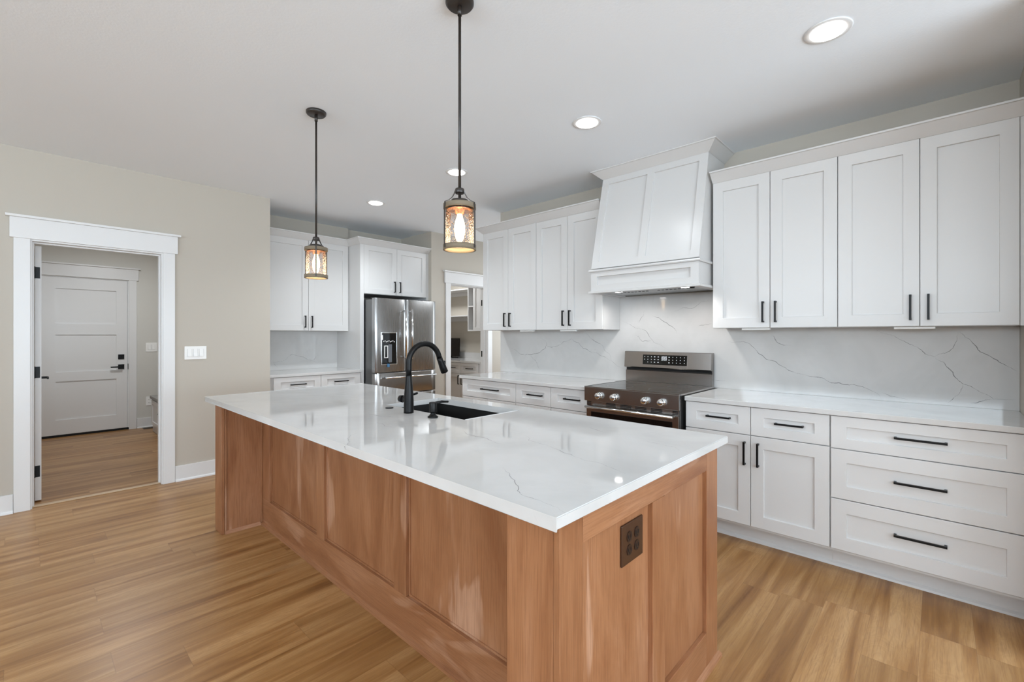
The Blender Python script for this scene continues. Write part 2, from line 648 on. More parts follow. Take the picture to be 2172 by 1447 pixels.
# living side, behind the camera: window walls
def window_wall(name, horizontal, pos, lo, hi, openings, z0, z1):
    lst = []
    a = lo
    for (s, e) in openings:
        lst.append((a, s, 0, ZC))
        lst.append((s, e, 0, z0))
        lst.append((s, e, z1, ZC))
        a = e
    lst.append((a, hi, 0, ZC))
    bm = bmesh.new()
    for (p, q, c, d) in lst:
        if horizontal:
            box(bm, p, q, pos - 0.12, pos, c, d)
        else:
            box(bm, pos - 0.12, pos, p, q, c, d)
    struct(name, bm, 'wall')


OPX = [(-2.8, -1.0), (-0.7, 1.1), (1.4, 3.2)]
OPY = [(-3.2, -1.2), (-0.9, 1.1), (1.4, 3.4)]  # unseen side windows, placed and sized to stay out of the backsplash reflection
window_wall('wall_front', True, -4.0, -4.0, 5.9, OPX, 0.4, 2.45)
window_wall('wall_window_side', False, -4.0, -4.12, DW + DT, OPY, 1.52, 2.45)
k = 1
for ops, hz, zl in ((OPX, True, 0.4), (OPY, False, 1.52)):
    for s, e in ops:
        bm = bmesh.new()
        for (p, q, c, d) in ((s, s + 0.06, zl, 2.45), (e - 0.06, e, zl, 2.45), (s + 0.06, e - 0.06, zl, zl + 0.06), (s + 0.06, e - 0.06, 2.39, 2.45), ((s + e) / 2 - 0.03, (s + e) / 2 + 0.03, zl + 0.06, 2.39)):
            if hz:
                box(bm, p, q, -4.1, -4.03, c, d)
            else:
                box(bm, -4.1, -4.03, p, q, c, d)
        struct('window_%d' % k, bm, 'trim')
        k += 1
# hall beyond the doorway
HY = 8.363
struct('wall_hall', boxes((-1.2, 0.052, HY, HY + 0.12, 0, ZC), (0.99, 2.4, HY, HY + 0.12, 0, ZC), (0.052, 0.99, HY, HY + 0.12, 2.11, ZC)), 'hallwall')
struct('wall_hall_left', B(-1.2, -1.08, DW + DT, HY, 0, ZC), 'hallwall')
struct('wall_hall_right', B(1.62, 1.74, 5.865, HY, 0, ZC), 'hallwall')
# pantry
PXW = 5.48
struct('wall_pantry_right', B(PXW, PXW + 0.12, DW + DT, 8.0, 0, ZC), 'wall')
struct('wall_pantry_back', B(3.787, PXW, 7.9, 8.02, 0, ZC), 'wall')
struct('wall_pantry_left', B(3.787, 3.907, 5.91, 7.9, 0, ZC), 'wall')

# trims -------------------------------------------------------------
def casing(name, x0, x1, ztop, Y, w=0.093, hd=0.155, right=True, left=True):
    """flat casings, header board, cap strip round an opening in a wall facing -y"""
    bm = bmesh.new()
    if left:
        box(bm, x0 - w - 0.004, x0 - 0.010, Y - 0.019, Y - 0.0005, 0, ztop + 0.012, bev=0.0015)
    if right:
        box(bm, x1 + 0.010, x1 + w + 0.004, Y - 0.019, Y - 0.0005, 0, ztop + 0.012, bev=0.0015)
    box(bm, x0 - w - 0.024, x1 + w + 0.024, Y - 0.025, Y - 0.0005, ztop + 0.012, ztop + 0.012 + hd, bev=0.0015)
    box(bm, x0 - w - 0.045, x1 + w + 0.045, Y - 0.045, Y - 0.0005, ztop + 0.012 + hd, ztop + 0.030 + hd, bev=0.0015)
    return struct(name, bm, 'trim')


def jamb(name, x0, x1, ztop, Y, T):
    bm = bmesh.new()
    for a, b in ((x0 - 0.0195, x0), (x1, x1 + 0.0195)):
        box(bm, a, b, Y - 0.004, Y + T + 0.004, 0, ztop, bev=0.001)
    box(bm, x0 - 0.0195, x1 + 0.0195, Y - 0.004, Y + T + 0.004, ztop, ztop + 0.0195, bev=0.001)
    # stop strips
    box(bm, x0, x0 + 0.011, Y + 0.05, Y + 0.09, 0, ztop - 0.0005)
    box(bm, x1 - 0.011, x1, Y + 0.05, Y + 0.09, 0, ztop - 0.0005)
    box(bm, x0 + 0.011, x1 - 0.011, Y + 0.05, Y + 0.09, ztop - 0.011, ztop - 0.0005)
    return struct(name, bm, 'trim')


casing('trim_1', DX0, DX1, DZ, DW)
jamb('trim_2', DX0, DX1, DZ, DW, DT)
casing('trim_3', PX0, PX1, DZ, DW)
jamb('trim_4', PX0, PX1, DZ, DW, DT)
casing('trim_5', 0.068, 0.976, 2.094, HY)


def baseboard(name, lst, horizontal=True):
    bm = bmesh.new()
    for a, b, p in lst:
        if horizontal:
            box(bm, a, b, p - 0.014, p - 0.0005, 0, 0.14, bev=0.002)
            prism(bm, [(p - 0.014, 0), (p - 0.028, 0), (p - 0.026, 0.012), (p - 0.014, 0.020)], a, b, 0)
        else:
            box(bm, p - 0.014, p - 0.0005, a, b, 0, 0.14, bev=0.002)
            prism(bm, [(p - 0.014, 0), (p - 0.028, 0), (p - 0.026, 0.012), (p - 0.014, 0.020)], a, b, 1)
    return struct(name, bm, 'trim')


baseboard('baseboard_left', [(-4.0, DX0 - 0.099, DW), (DX1 + 0.099, 1.7284, DW)])
baseboard('baseboard_hall', [(-1.08, -0.033, HY), (1.076, 1.62, HY)])
baseboard('baseboard_pantry', [(3.79, PX0 - 0.099, DW), (PX1 + 0.099, 5.9, DW)])
struct('trim_6', B(DX0 + 0.001, DX1 - 0.001, DW + 0.03, DW + 0.085, 0.0005, 0.006, bev=0.002), 'threshold')

# ------------------------------------------------------------------ doors
def lever(bm, mp, u, w, s, plate=0.033, reach=0.115):
    """square plate, short neck and a flat lever going towards s*u"""
    def bx(ua, ub, wa, wb, da, db):
        vs = [bm.verts.new(mp(a, b, c)) for a in (ua, ub) for b in (wa, wb) for c in (da, db)]
        for f in ((0, 1, 3, 2), (4, 6, 7, 5), (0, 4, 5, 1), (2, 3, 7, 6), (0, 2, 6, 4), (1, 5, 7, 3)):
            bm.faces.new([vs[i] for i in f])
    bx(u - plate, u + plate, w - plate, w + plate, 0, 0.010)
    bx(u - 0.010, u + 0.010, w - 0.010, w + 0.010, 0.010, 0.055)
    a, b = sorted((u - s * 0.010, u + s * reach))
    bx(a, b, w - 0.009, w + 0.009, 0.044, 0.056)
    return bm


# open hall door: leaf swung 90 degrees into the hall, seen edge-on
d1 = bpy.data.objects.new('door_1', None)
COL.objects.link(d1)
d1.location = (0.062, 5.255, 0.012)
WORLD['door_1'] = Vector((0.062, 5.255, 0.012))
d1['kind'] = 'structure'
us = [5.255, 5.37, 5.94, 6.045]
ws = [0.012, 0.22, 0.72, 0.85, 1.34, 1.48, 1.94, 2.045]
bm = relief(bmesh.new(), lambda u, w, d: Vector((0.044 + d, u, w)), us, ws, lambda i, j: 0.030 if (i == 1 and j in (1, 3, 5)) else 0.036)
struct('leaf', bm, 'trim', d1)
for z in (0.244, 1.036, 1.832):
    bm = boxes((0.030, 0.072, 5.2505, 5.2545, z - 0.045, z + 0.045), bev=0.0015)
    cyl(bm, (0.040, 5.246, z - 0.047), (0.040, 5.246, z + 0.047), 0.0065, seg=12)
    struct('hinge', bm, 'black', d1)
bm = lever(bmesh.new(), lambda u, w, d: Vector((0.080 + d, u, w)), 5.975, 0.945, -1, 0.030, 0.12)
struct('lever_handle', bm, 'black', d1)

# hall exterior door
d2 = bpy.data.objects.new('door_2', None)
COL.objects.link(d2)
d2.location = (0.52, HY + 0.02, 0.0)
WORLD['door_2'] = Vector((0.52, HY + 0.02, 0.0))
d2['kind'] = 'structure'
us = [0.070, 0.255, 0.854, 0.971]
ws = [0.030, 0.221, 0.726, 0.846, 1.338, 1.483, 1.944, 2.09]
bm = relief(bmesh.new(), at_y(HY + 0.045), us, ws, lambda i, j: 0.024 if (i == 1 and j in (1, 3, 5)) else 0.038)
struct('leaf', bm, 'trim', d2)
struct('sill', B(0.056, 0.986, HY + 0.002, HY + 0.06, 0.0005, 0.026, bev=0.002), 'void', d2)
bm = boxes((0.0525, 0.068, HY + 0.001, HY + 0.11, 0.03, 2.108), (0.974, 0.989, HY + 0.001, HY + 0.11, 0.03, 2.108), (0.0685, 0.9735, HY + 0.001, HY + 0.11, 2.0925, 2.108))
struct('frame', bm, 'trim', d2)
bm = lever(bmesh.new(), at_y(HY + 0.007), 0.905, 0.889, -1)
struct('lever_handle', bm, 'black', d2)
bm = boxes((0.872, 0.938, HY - 0.006, HY + 0.0065, 0.995, 1.061), (0.896, 0.914, HY - 0.020, HY - 0.006, 1.012, 1.044), bev=0.002)
struct('deadbolt', bm, 'black', d2)
struct('strike_plate', B(0.9735, 0.980, HY - 0.024, HY - 0.0195, 0.85, 0.93), 'black', d2)

# pantry doorway hinges on the right jamb
for z in (0.25, 1.04, 1.83):
    struct('hinge', B(PX1 - 0.003, PX1 - 0.0002, DW + 0.095, DW + 0.125, z - 0.045, z + 0.045, bev=0.001), 'black', bpy.data.objects['trim_4'])

# ------------------------------------------------------------------ cabinets
def cabinet_front_parts(root, mp, fronts, t=0.02):
    """fronts: (kind, u0,u1,w0,w1, pull spec, stile, rail)"""
    for kind, u0, u1, w0, w1, ps, st, rl in fronts:
        o = obj(kind, shaker(bmesh.new(), mp, u0, u1, w0, w1, t, st, rl), 'cab', root)
        if ps:
            pu, pw, ln, vert = ps
            obj('pull', pull(bmesh.new(), mp, pu, pw, ln, vert, t=(t - 0.012 if not vert else t)), 'black', o)


G = 0.0018
UZ0, UZ1 = 1.383, 2.4445
UF = 3.451           # front plane of the upper doors
BF = 3.110           # front plane of the base doors and drawers
BS = 3.748           # face of the backsplash


def upper(name, label, y0, y1, group='white upper cabinets on the range wall'):
    r = thing(name, label, 'cabinet', ((UF + XW) / 2, (y0 + y1) / 2, UZ0), group)
    mp = at_x(UF + 0.02)
    obj('carcass', boxes((UF + 0.0205, XW - 0.001, y0, y0 + 0.018, UZ0, UZ1), (UF + 0.0205, XW - 0.001, y1 - 0.018, y1, UZ0, UZ1),
                         (UF + 0.0205, XW - 0.001, y0 + 0.018, y1 - 0.018, UZ0, UZ0 + 0.018), (UF + 0.0205, XW - 0.001, y0 + 0.018, y1 - 0.018, UZ1 - 0.018, UZ1),
                         (UF + 0.0205, UF + 0.04, y0 + 0.018, y1 - 0.018, UZ0 + 0.018, UZ1 - 0.018)), 'cab', r)
    m = (y0 + y1) / 2
    cabinet_front_parts(r, mp, [
        ('door', y0 + G, m - G, UZ0 + 0.002, UZ1, (m - 0.036, 1.492, 0.143, True), 0.070, 0.070),
        ('door', m + G, y1 - G, UZ0 + 0.002, UZ1, (m + 0.040, 1.492, 0.143, True), 0.070, 0.070)])
    return r


upper('upper_cabinet', 'white two-door upper cabinet at the right end of the range wall', -0.3005, 0.4606)
upper('upper_cabinet', 'white two-door upper cabinet directly right of the range hood', 0.4612, 1.2148)
upper('upper_cabinet', 'white two-door upper cabinet directly left of the range hood', 2.152, 2.9123)
upper('upper_cabinet', 'white two-door upper cabinet farthest left on the range wall, nearest the pantry opening', 2.9129, 3.6775)
struct('trim_7', B(UF + 0.004, UF + 0.022, RY + 0.0005, -0.301, UZ0, UZ1), 'cab')   # filler strip against the side wall

CROWN = [(-0.022, 0.0), (0.0, 0.0), (0.006, 0.006), (0.060, 0.058), (0.070, 0.060), (0.070, 0.070), (-0.022, 0.070)]


def crown(name, label, path, z0, prof=CROWN, mat='cab'):
    o = obj(name, sweep(bmesh.new(), path, [(a, z0 + b) for a, b in prof]), mat)
    return tag(o, label, 'crown molding')


# path order keeps the room on its right-hand side
crown('crown_molding', 'white crown molding along the top of the upper cabinets right of the range hood', [(UF, 1.2145), (UF, RY + 0.001)], UZ1 + 0.0005)
crown('crown_molding', 'white crown molding along the upper cabinets left of the range hood', [(XW - 0.002, 3.6785), (UF, 3.6785), (UF, 2.1525)], UZ1 + 0.0005)


def base_run(name, label, y0, y1, fronts, group='white base cabinets on the range wall', filler=0.0):
    r = thing(name, label, 'cabinet', ((BF + XW) / 2, (y0 + y1) / 2, 0), group)
    obj('carcass', boxes((BF + 0.0205, BS + 0.014, y0, y1, 0.115, 0.8835)), 'cab', r)
    bm = boxes((BF + 0.105, BF + 0.125, y0, y1, 0.0, 0.1145))
    prism(bm, [(BF + 0.105, 0.0005), (BF + 0.088, 0.0005), (BF + 0.090, 0.012), (BF + 0.105, 0.022)], y0, y1, 1)
    obj('toe_kick', bm, 'cab', r)
    cabinet_front_parts(r, at_x(BF + 0.02), fronts)
    return r


ZD0, ZD1, ZB = 0.706, 0.879, 0.133
st = 0.072
base_run('base_cabinet', 'white base cabinet right of the range with two drawers above two doors', 0.452, 1.2755, [
    ('drawer', 0.864 + G, 1.274, ZD0, ZD1, (1.060, 0.7955, 0.150, False), st, 0.057),
    ('drawer', 0.452 + G, 0.864 - G, ZD0, ZD1, (0.654, 0.7955, 0.150, False), st, 0.057),
    ('door', 0.864 + G, 1.274, ZB, ZD0 - 0.005, (0.897, 0.588, 0.145, True), st, 0.075),
    ('door', 0.452 + G, 0.864 - G, ZB, ZD0 - 0.005, (0.8195, 0.588, 0.145, True), st, 0.075)])
y0, y1 = -0.301, 0.4515
base_run('base_cabinet', 'white base cabinet with three wide stacked drawers at the right end', RY + 0.0005, y1, [
    ('drawer', y0, y1 - 0.005, 0.700, ZD1, (0.071, 0.7955, 0.203, False), st, 0.057),
    ('drawer', y0, y1 - 0.005, 0.4195, 0.695, (0.072, 0.562, 0.203, False), st, 0.073),
    ('drawer', y0, y1 - 0.005, ZB, 0.4145, (0.072, 0.286, 0.203, False), st, 0.075)])
base_run('base_cabinet', 'white base cabinet directly left of the range with two narrow drawers', 2.0795, 2.8718, [
    ('drawer', 2.081, 2.458 - G, ZD0, ZD1, (2.231, 0.7955, 0.165, False), st, 0.057),
    ('drawer', 2.458 + G, 2.872 - G, ZD0, ZD1, (2.641, 0.7955, 0.165, False), st, 0.057),
    ('door', 2.081, 2.458 - G, ZB, ZD0 - 0.005, (2.42, 0.588, 0.145, True), st, 0.075),
    ('door', 2.458 + G, 2.872 - G, ZB, ZD0 - 0.005, (2.50, 0.588, 0.145, True), st, 0.075)])
base_run('base_cabinet', 'white base cabinet with one wide drawer at the pantry end of the range wall', 2.8724, 3.630, [
    ('drawer', 2.872 + G, 3.628, ZD0, ZD1, (3.222, 0.7955, 0.236, False), st, 0.057),
    ('door', 2.872 + G, 3.249, ZB, ZD0 - 0.005, (3.21, 0.588, 0.145, True), st, 0.075),
    ('door', 3.253, 3.628, ZB, ZD0 - 0.005, (3.29, 0.588, 0.145, True), st, 0.075)])

# ------------------------------------------------------------------ quartz with traced veins
def vein_pts(poly, rough=0.12, depth=4):
    pts = [Vector(p) for p in poly]
    for _ in range(depth):
        q = [pts[0]]
        for a, b in zip(pts, pts[1:]):
            d = b - a
            n = Vector((-d.y, d.x))
            q.append((a + b) / 2 + n * random.uniform(-rough, rough))
            q.append(b)
        pts = q
        rough *= 0.9
        if len(pts) > 400:
            break
    return pts


def add_veins(bm, polys, mp, width=0.0021, slot=1):
    """hair-thin grey vein ribbons lying in the face of the slab; mp(u,w) -> world point"""
    for poly in polys:
        pts = vein_pts(poly)
        n = len(pts)
        prev = None
        w = width
        for i, p in enumerate(pts):
            t = (pts[min(i + 1, n - 1)] - pts[max(i - 1, 0)])
            t = t.normalized() if t.length > 1e-9 else Vector((1, 0))
            nn = Vector((-t.y, t.x))
            w = min(max(w + random.uniform(-0.35, 0.35) * width, 0.25 * width), 1.5 * width)
            e = min(1.0, 4.0 * min(i + 0.3, n - 0.7 - i) / n)
            a = bm.verts.new(mp(*(p + nn * w * e / 2)))
            b = bm.verts.new(mp(*(p - nn * w * e / 2)))
            if prev:
                f = bm.faces.new((prev[0], a, b, prev[1]))
                f.material_index = slot
            prev = (a, b)


# backsplash on the range wall: (y, z) polylines read off the slab
VEINS_RANGE = [
    [(3.673, 1.268), (3.558, 1.187), (3.409, 1.130), (3.320, 1.112), (3.267, 1.121), (3.113, 1.144), (3.030, 1.202), (3.014, 1.235), (3.030, 1.273), (3.080, 1.299)],
    [(3.030, 1.273), (3.014, 1.218), (2.950, 1.204), (2.871, 1.220), (2.803, 1.263), (2.703, 1.296), (2.615, 1.258), (2.474, 1.173), (2.325, 1.131), (2.233, 1.088), (2.108, 1.027)],
    [(3.267, 1.121), (3.181, 1.064), (3.113, 0.963)],
    [(2.530, 1.361), (2.460, 1.297), (2.351, 1.245), (2.259, 1.155), (2.233, 1.088)],
    [(2.145, 1.486), (2.071, 1.436), (1.999, 1.398), (1.928, 1.386), (1.871, 1.343), (1.837, 1.294), (1.748, 1.243), (1.662, 1.203)],
    [(1.999, 1.337), (1.928, 1.277), (1.837, 1.288)],
    [(1.963, 1.445), (1.944, 1.477), (1.905, 1.551)],
    [(1.848, 1.517), (1.705, 1.440), (1.609, 1.337)],
    [(1.641, 1.531), (1.477, 1.555), (1.342, 1.617)],
    [(1.438, 1.406), (1.327, 1.427)],
    [(1.304, 0.977), (1.222, 0.977)],
    [(1.213, 1.289), (1.142, 1.281), (1.048, 1.269), (0.981, 1.192), (0.877, 1.142), (0.815, 1.101), (0.740, 1.062), (0.638, 1.042), (0.575, 1.033), (0.534, 1.008), (0.460, 1.002), (0.370, 0.996), (0.314, 0.969), (0.265, 0.924)],
    [(0.302, 1.375), (0.271, 1.349), (0.200, 1.321), (0.143, 1.284), (0.087, 1.247), (0.054, 1.214), (0.022, 1.202), (-0.031, 1.228), (-0.072, 1.293), (-0.082, 1.357)],
    [(0.022, 1.202), (-0.021, 1.170), (-0.041, 1.135), (-0.067, 1.087), (-0.100, 1.049), (-0.142, 1.029), (-0.191, 0.998), (-0.224, 0.971), (-0.320, 0.976)],
    [(-0.100, 1.049), (-0.092, 1.003), (-0.062, 0.965), (-0.036, 0.927)],
    [(-0.224, 0.971), (-0.181, 0.956), (-0.132, 0.937)],
    [(-0.082, 1.357), (-0.142, 1.287), (-0.219, 1.206), (-0.275, 1.161), (-0.320, 1.132)],
    [(0.265, 0.965), (0.189, 0.942), (0.131, 0.924)],
    [(0.893, 1.336), (0.854, 1.275), (0.769, 1.255)],
]
VEINS_FAR = [
    [(1.959, 1.016), (2.009, 1.009), (2.060, 1.019), (2.120, 1.032), (2.172, 1.080), (2.203, 1.100), (2.257, 1.082), (2.335, 1.064), (2.390, 1.029), (2.455, 1.010), (2.529, 0.974)],
    [(1.995, 1.014), (2.017, 0.967), (2.046, 0.942)],
    [(2.496, 1.066), (2.463, 1.018)],
]
VEINS_ISLAND = [
    [(1.432, 1.273), (1.367, 1.192), (1.363, 1.138), (1.339, 1.049), (1.311, 0.979), (1.292, 0.912), (1.287, 0.822), (1.256, 0.725), (1.233, 0.647)],
    [(1.037, 1.014), (0.993, 0.940), (0.949, 0.878), (0.904, 0.829), (0.888, 0.777), (0.887, 0.723), (0.884, 0.676), (0.861, 0.628)],
    [(1.757, 1.170), (1.719, 1.098), (1.705, 1.049)],
    [(1.680, 0.866), (1.672, 0.788), (1.660, 0.719), (1.618, 0.687)],
    [(0.975, 1.829), (0.925, 1.795), (0.883, 1.731), (0.840, 1.654), (0.804, 1.600), (0.796, 1.544)],
    [(1.150, 1.979), (1.124, 1.863), (1.144, 1.808)],
    [(1.316, 1.527), (1.273, 1.425), (1.268, 1.321), (1.251, 1.192)],
    [(1.248, 2.252), (1.258, 2.105), (1.286, 2.033)],
    [(1.098, 2.950), (1.141, 2.783), (1.260, 2.716)],
]
bm = bmesh.new()
poly = [(RY + 0.001, 0.9145), (3.70, 0.9145), (3.70, UZ0 - 0.001), (2.151, UZ0 - 0.001), (2.151, 1.682), (1.216, 1.682), (1.216, UZ0 - 0.001), (RY + 0.001, UZ0 - 0.001)]
prism(bm, poly, BS, XW - 0.0005, 0)
bmesh.ops.recalc_face_normals(bm, faces=bm.faces)
add_veins(bm, VEINS_RANGE, lambda u, w: Vector((BS - 0.0004, u, w)), 0.0026)
tag(obj('backsplash', bm, ['quartz', 'vein']), 'white grey-veined quartz backsplash slab behind the range', 'backsplash')

CT0, CT1 = 0.884, 0.914
tag(obj('worktop', B(3.094, BS - 0.0005, RY + 0.0005, 1.2778, CT0, CT1, bev=0.003), 'quartz'), 'white quartz worktop right of the range', 'worktop')
tag(obj('worktop', B(3.094, BS - 0.0005, 2.0775, 3.662, CT0, CT1, bev=0.003), 'quartz'), 'white quartz worktop left of the range', 'worktop')

# under-cabinet light bars
for (y, lab) in ((0.105, 'slim white light bar under the rightmost upper cabinet'), (0.94, 'slim white light bar under the upper cabinet right of the hood'),
                 (2.56, 'slim white light bar under the upper cabinet left of the hood'), (3.08, 'slim white light bar under the upper cabinet nearest the pantry')):
    tag(obj('light_bar', B(UF + 0.045, UF + 0.075, y - 0.09, y + 0.09, UZ0 - 0.014, UZ0 - 0.0005, bev=0.003), 'plate'), lab, 'cabinet light', 'under-cabinet light bars')

# ------------------------------------------------------------------ range hood
HY0, HY1 = 1.235, 2.131
hood = thing('range_hood', 'white tapered wooden range hood with two recessed panels above the range', 'range hood', (3.5, 1.683, 1.68))
zb, zt, xb, xt = 1.882, 2.751, 3.240, 3.427
zk = 2.682
pro = [(XW - 0.001, zb - 0.002), (xb + 0.02, zb - 0.002), (xt + 0.02, zk), (xt + 0.02, ZC - 0.001), (XW - 0.001, ZC - 0.001)]
obj('chimney', prism(bmesh.new(), pro, HY0, HY1, 1), 'cab', hood)
sl = Vector((xt - xb, 0, zk - zb))
L = sl.length
sd = sl.normalized()
nd = Vector((-sd.z, 0, sd.x))


def on_slope(u, w, d):
    p = Vector((xb + 0.0195, u, zb)) + sd * w + nd * d
    return p


us = [HY0, 1.299, 1.652, 1.712, 2.067, HY1]
ws = [0.0, 0.060, L - 0.060, L]
bm = relief(bmesh.new(), on_slope, us, ws, lambda i, j: 0.006 if (j == 1 and i in (1, 3)) else 0.019)
obj('front_panel', bm, 'cab', hood, bevel=0.0012)
path = [(XW - 0.002, HY1 + 0.001), (xt - 0.001, HY1 + 0.001), (xt - 0.001, HY0 - 0.001), (XW - 0.002, HY0 - 0.001)]
obj('crown', sweep(bmesh.new(), path, [(0.0, zk - 0.002), (0.008, zk + 0.004), (0.068, ZC - 0.012), (0.077, ZC - 0.010), (0.077, ZC - 0.001), (0.0, ZC - 0.001)]), 'cab', hood)
# apron box
us = [HY0, 1.293, 2.073, HY1]
ws = [1.701, 1.748, 1.818, 1.857]
bm = relief(bmesh.new(), at_x(3.258), us, ws, lambda i, j: 0.002 if (i == 1 and j == 1) else 0.022)
box(bm, 3.2585, 3.276, HY0, HY1, 1.701, 1.857)
for a, b in ((HY0, HY0 + 0.018), (HY1 - 0.018, HY1)):
    box(bm, 3.276, XW - 0.02, a, b, 1.701, 1.857)
obj('apron', bm, 'cab', hood, bevel=0.001)
path = [(XW - 0.02, HY1), (3.236, HY1), (3.236, HY0), (XW - 0.02, HY0)]
obj('ledge', sweep(bmesh.new(), path, [(-0.04, 1.8575), (0.012, 1.8575), (0.016, 1.866), (0.012, 1.8755), (-0.04, 1.8790)]), 'cab', hood)
obj('ledge', sweep(bmesh.new(), path, [(-0.04, 1.681), (0.015, 1.681), (0.015, 1.697), (0.010, 1.7005), (-0.04, 1.7005)]), 'cab', hood)
ins = obj('hood_insert', boxes((3.278, BS - 0.002, HY0 + 0.043, HY1 - 0.043, 1.690, 1.7005), (3.30, BS - 0.01, HY0 + 0.06, HY1 - 0.06, 1.7005, 1.7255)), 'filter', hood)
for c in (1.50, 1.83):
    obj('vent_slots', boxes(*[(3.42, 3.435, c - 0.12 + i * 0.033, c - 0.102 + i * 0.033, 1.6875, 1.6897) for i in range(8)]), 'void', ins)
for y in (1.925, 1.372):
    bm = cyl(bmesh.new(), (3.335, y, 1.686), (3.335, y, 1.6897), 0.030, seg=24)
    obj('lamp', bm, 'lamp', ins)
    light('hood_lamp', 'SPOT', (3.335, y, 1.680), 8.5, (1.0, 0.965, 0.93), (0, R(-14), 0), spot_size=R(150), spot_blend=0.7, shadow_soft_size=0.03)
obj('knob', cyl(bmesh.new(), (3.33, 1.318, 1.676), (3.33, 1.318, 1.6897), 0.018, seg=20), 'black', ins)

# ------------------------------------------------------------------ range
RY0, RY1 = 1.294, 2.066
rg = thing('range', 'stainless steel electric range with four front knobs and a tall control backguard', 'stove', (3.4, 1.68, 0))
obj('body', boxes((3.085, 3.742, RY0 + 0.004, RY1 - 0.004, 0.06, 0.910), (3.14, 3.70, RY0 + 0.02, RY1 - 0.02, 0.0005, 0.06)), 'steel_dark', rg)
top = obj('cooktop', B(3.075, 3.698, RY0 + 0.004, RY1 - 0.004, 0.9105, 0.9255, bev=0.003), 'cooktop', rg)
obj('rim', boxes((3.046, 3.0745, RY0, RY1, 0.9235, 0.9275), (3.075, 3.70, RY0 - 0.004, RY0 + 0.0035, 0.9145, 0.9275), (3.075, 3.70, RY1 - 0.0035, RY1 + 0.004, 0.9145, 0.9275)), 'steel_h', top)
for cx, cy, rr in ((3.25, 1.86, 0.10), (3.25, 1.49, 0.115), (3.52, 1.87, 0.08), (3.52, 1.49, 0.09)):
    obj('burner_ring', lathe(bmesh.new(), (cx, cy, 0.9256), [(rr, 0), (rr + 0.002, 0), (rr + 0.002, 0.0002), (rr, 0.0002)], 40, closed=True), 'grey', top)
cp = obj('control_panel', B(3.045, 3.0845, RY0, RY1, 0.814, 0.923, bev=0.003), 'steel_h', rg)
for y in (1.926, 1.794, 1.541, 1.417):
    bm = lathe(bmesh.new(), (3.0447, y, 0.862), [(0.0, 0.0), (0.027, 0.0), (0.027, 0.004), (0.022, 0.006), (0.021, 0.012), (0.0215, 0.034), (0.019, 0.038), (0.0, 0.038)], 24, (-1, 0, 0))
    for i in range(12):
        a = 2 * math.pi * i / 12
        cyl(bm, (3.036, y + 0.0215 * math.cos(a), 0.862 + 0.0215 * math.sin(a)), (3.009, y + 0.0215 * math.cos(a), 0.862 + 0.0215 * math.sin(a)), 0.0028, seg=8)
    kn = obj('knob', bm, 'chrome', cp)
    obj('knob_face', boxes((3.0045, 3.0065, y - 0.013, y + 0.013, 0.858, 0.866)), 'grey', kn)
obj('vent_strip', B(3.068, 3.0845, RY0 + 0.010, RY1 - 0.010, 0.776, 0.8135), 'steel_h', rg)
for y, hw in ((2.036, 0.018), (1.838, 0.042), (1.712, 0.045), (1.590, 0.045), (1.468, 0.042), (1.330, 0.020)):
    obj('vent_slots', boxes(*[(3.0655, 3.0678, y - hw, y + hw, z - 0.0028, z + 0.0028) for z in (0.784, 0.794, 0.804)]), 'void', rg)
od = obj('oven_door', B(3.060, 3.0845, RY0 + 0.010, RY1 - 0.010, 0.200, 0.774, bev=0.003), 'steel_h', rg)
obj('oven_window', B(3.0565, 3.0597, RY0 + 0.055, RY1 - 0.055, 0.33, 0.730, bev=0.001), 'glassblack', od)
bm = tube(bmesh.new(), [(3.012, RY0 + 0.03, 0.771), (3.012, RY1 - 0.03, 0.771)], 0.0105, 16)
for y in (RY0 + 0.052, RY1 - 0.052):
    cyl(bm, (3.012, y, 0.771), (3.0605, y, 0.765), 0.008, seg=12)
obj('oven_handle', bm, 'chrome', od)
obj('storage_drawer', B(3.062, 3.0845, RY0 + 0.010, RY1 - 0.010, 0.065, 0.194, bev=0.003), 'steel_h', rg)
pro = [(3.742, 0.9265), (3.700, 0.9265), (3.700, 1.022), (3.712, 1.026), (3.712, 1.048), (3.676, 1.050), (3.672, 1.056), (3.684, 1.186), (3.690, 1.190), (3.742, 1.190)]
bg = obj('backguard', prism(bmesh.new(), pro, RY0 + 0.012, RY1 - 0.004, 1), 'steel_guard', rg)
obj('backguard_gap', B(3.7085, 3.7117, RY0 + 0.018, RY1 - 0.010, 1.0275, 1.0470), 'void', bg)
tl = (3.684 - 3.672) / (1.186 - 1.056)


def on_guard(u, w, d):
    return Vector((3.672 + (w - 1.056) * tl - d, u, w))


bm = relief(bmesh.new(), on_guard, [1.497, 1.885], [1.080, 1.164], lambda i, j: 0.002)
def dash(u, w, a, b):
    vs = [bm.verts.new(on_guard(*c)) for c in ((u - a, w - b, 0.0024), (u + a, w - b, 0.0024), (u + a, w + b, 0.0024), (u - a, w + b, 0.0024))]
    bm.faces.new(vs).material_index = 1
for c, u in enumerate((1.868, 1.838, 1.806, 1.776, 1.744, 1.648, 1.616, 1.584, 1.553, 1.518)):
    for r_, w in enumerate((1.147, 1.124, 1.101)):
        if c == 0 and r_ == 2:
            continue
        big = c in (3, 4, 5)
        dash(u, w, 0.0052 if big else 0.0026, 0.0026)
# the small lit read-out in the middle: rows of short strokes, not legible in the photograph
for r_, w in enumerate((1.150, 1.143, 1.136, 1.129, 1.121)):
    for c in range(6):
        dash(1.712 - c * 0.0082, w, 0.0032 if (c + r_) % 3 else 0.0018, 0.0022)
obj('display', bm, ['glassblack', 'icons'], bg)

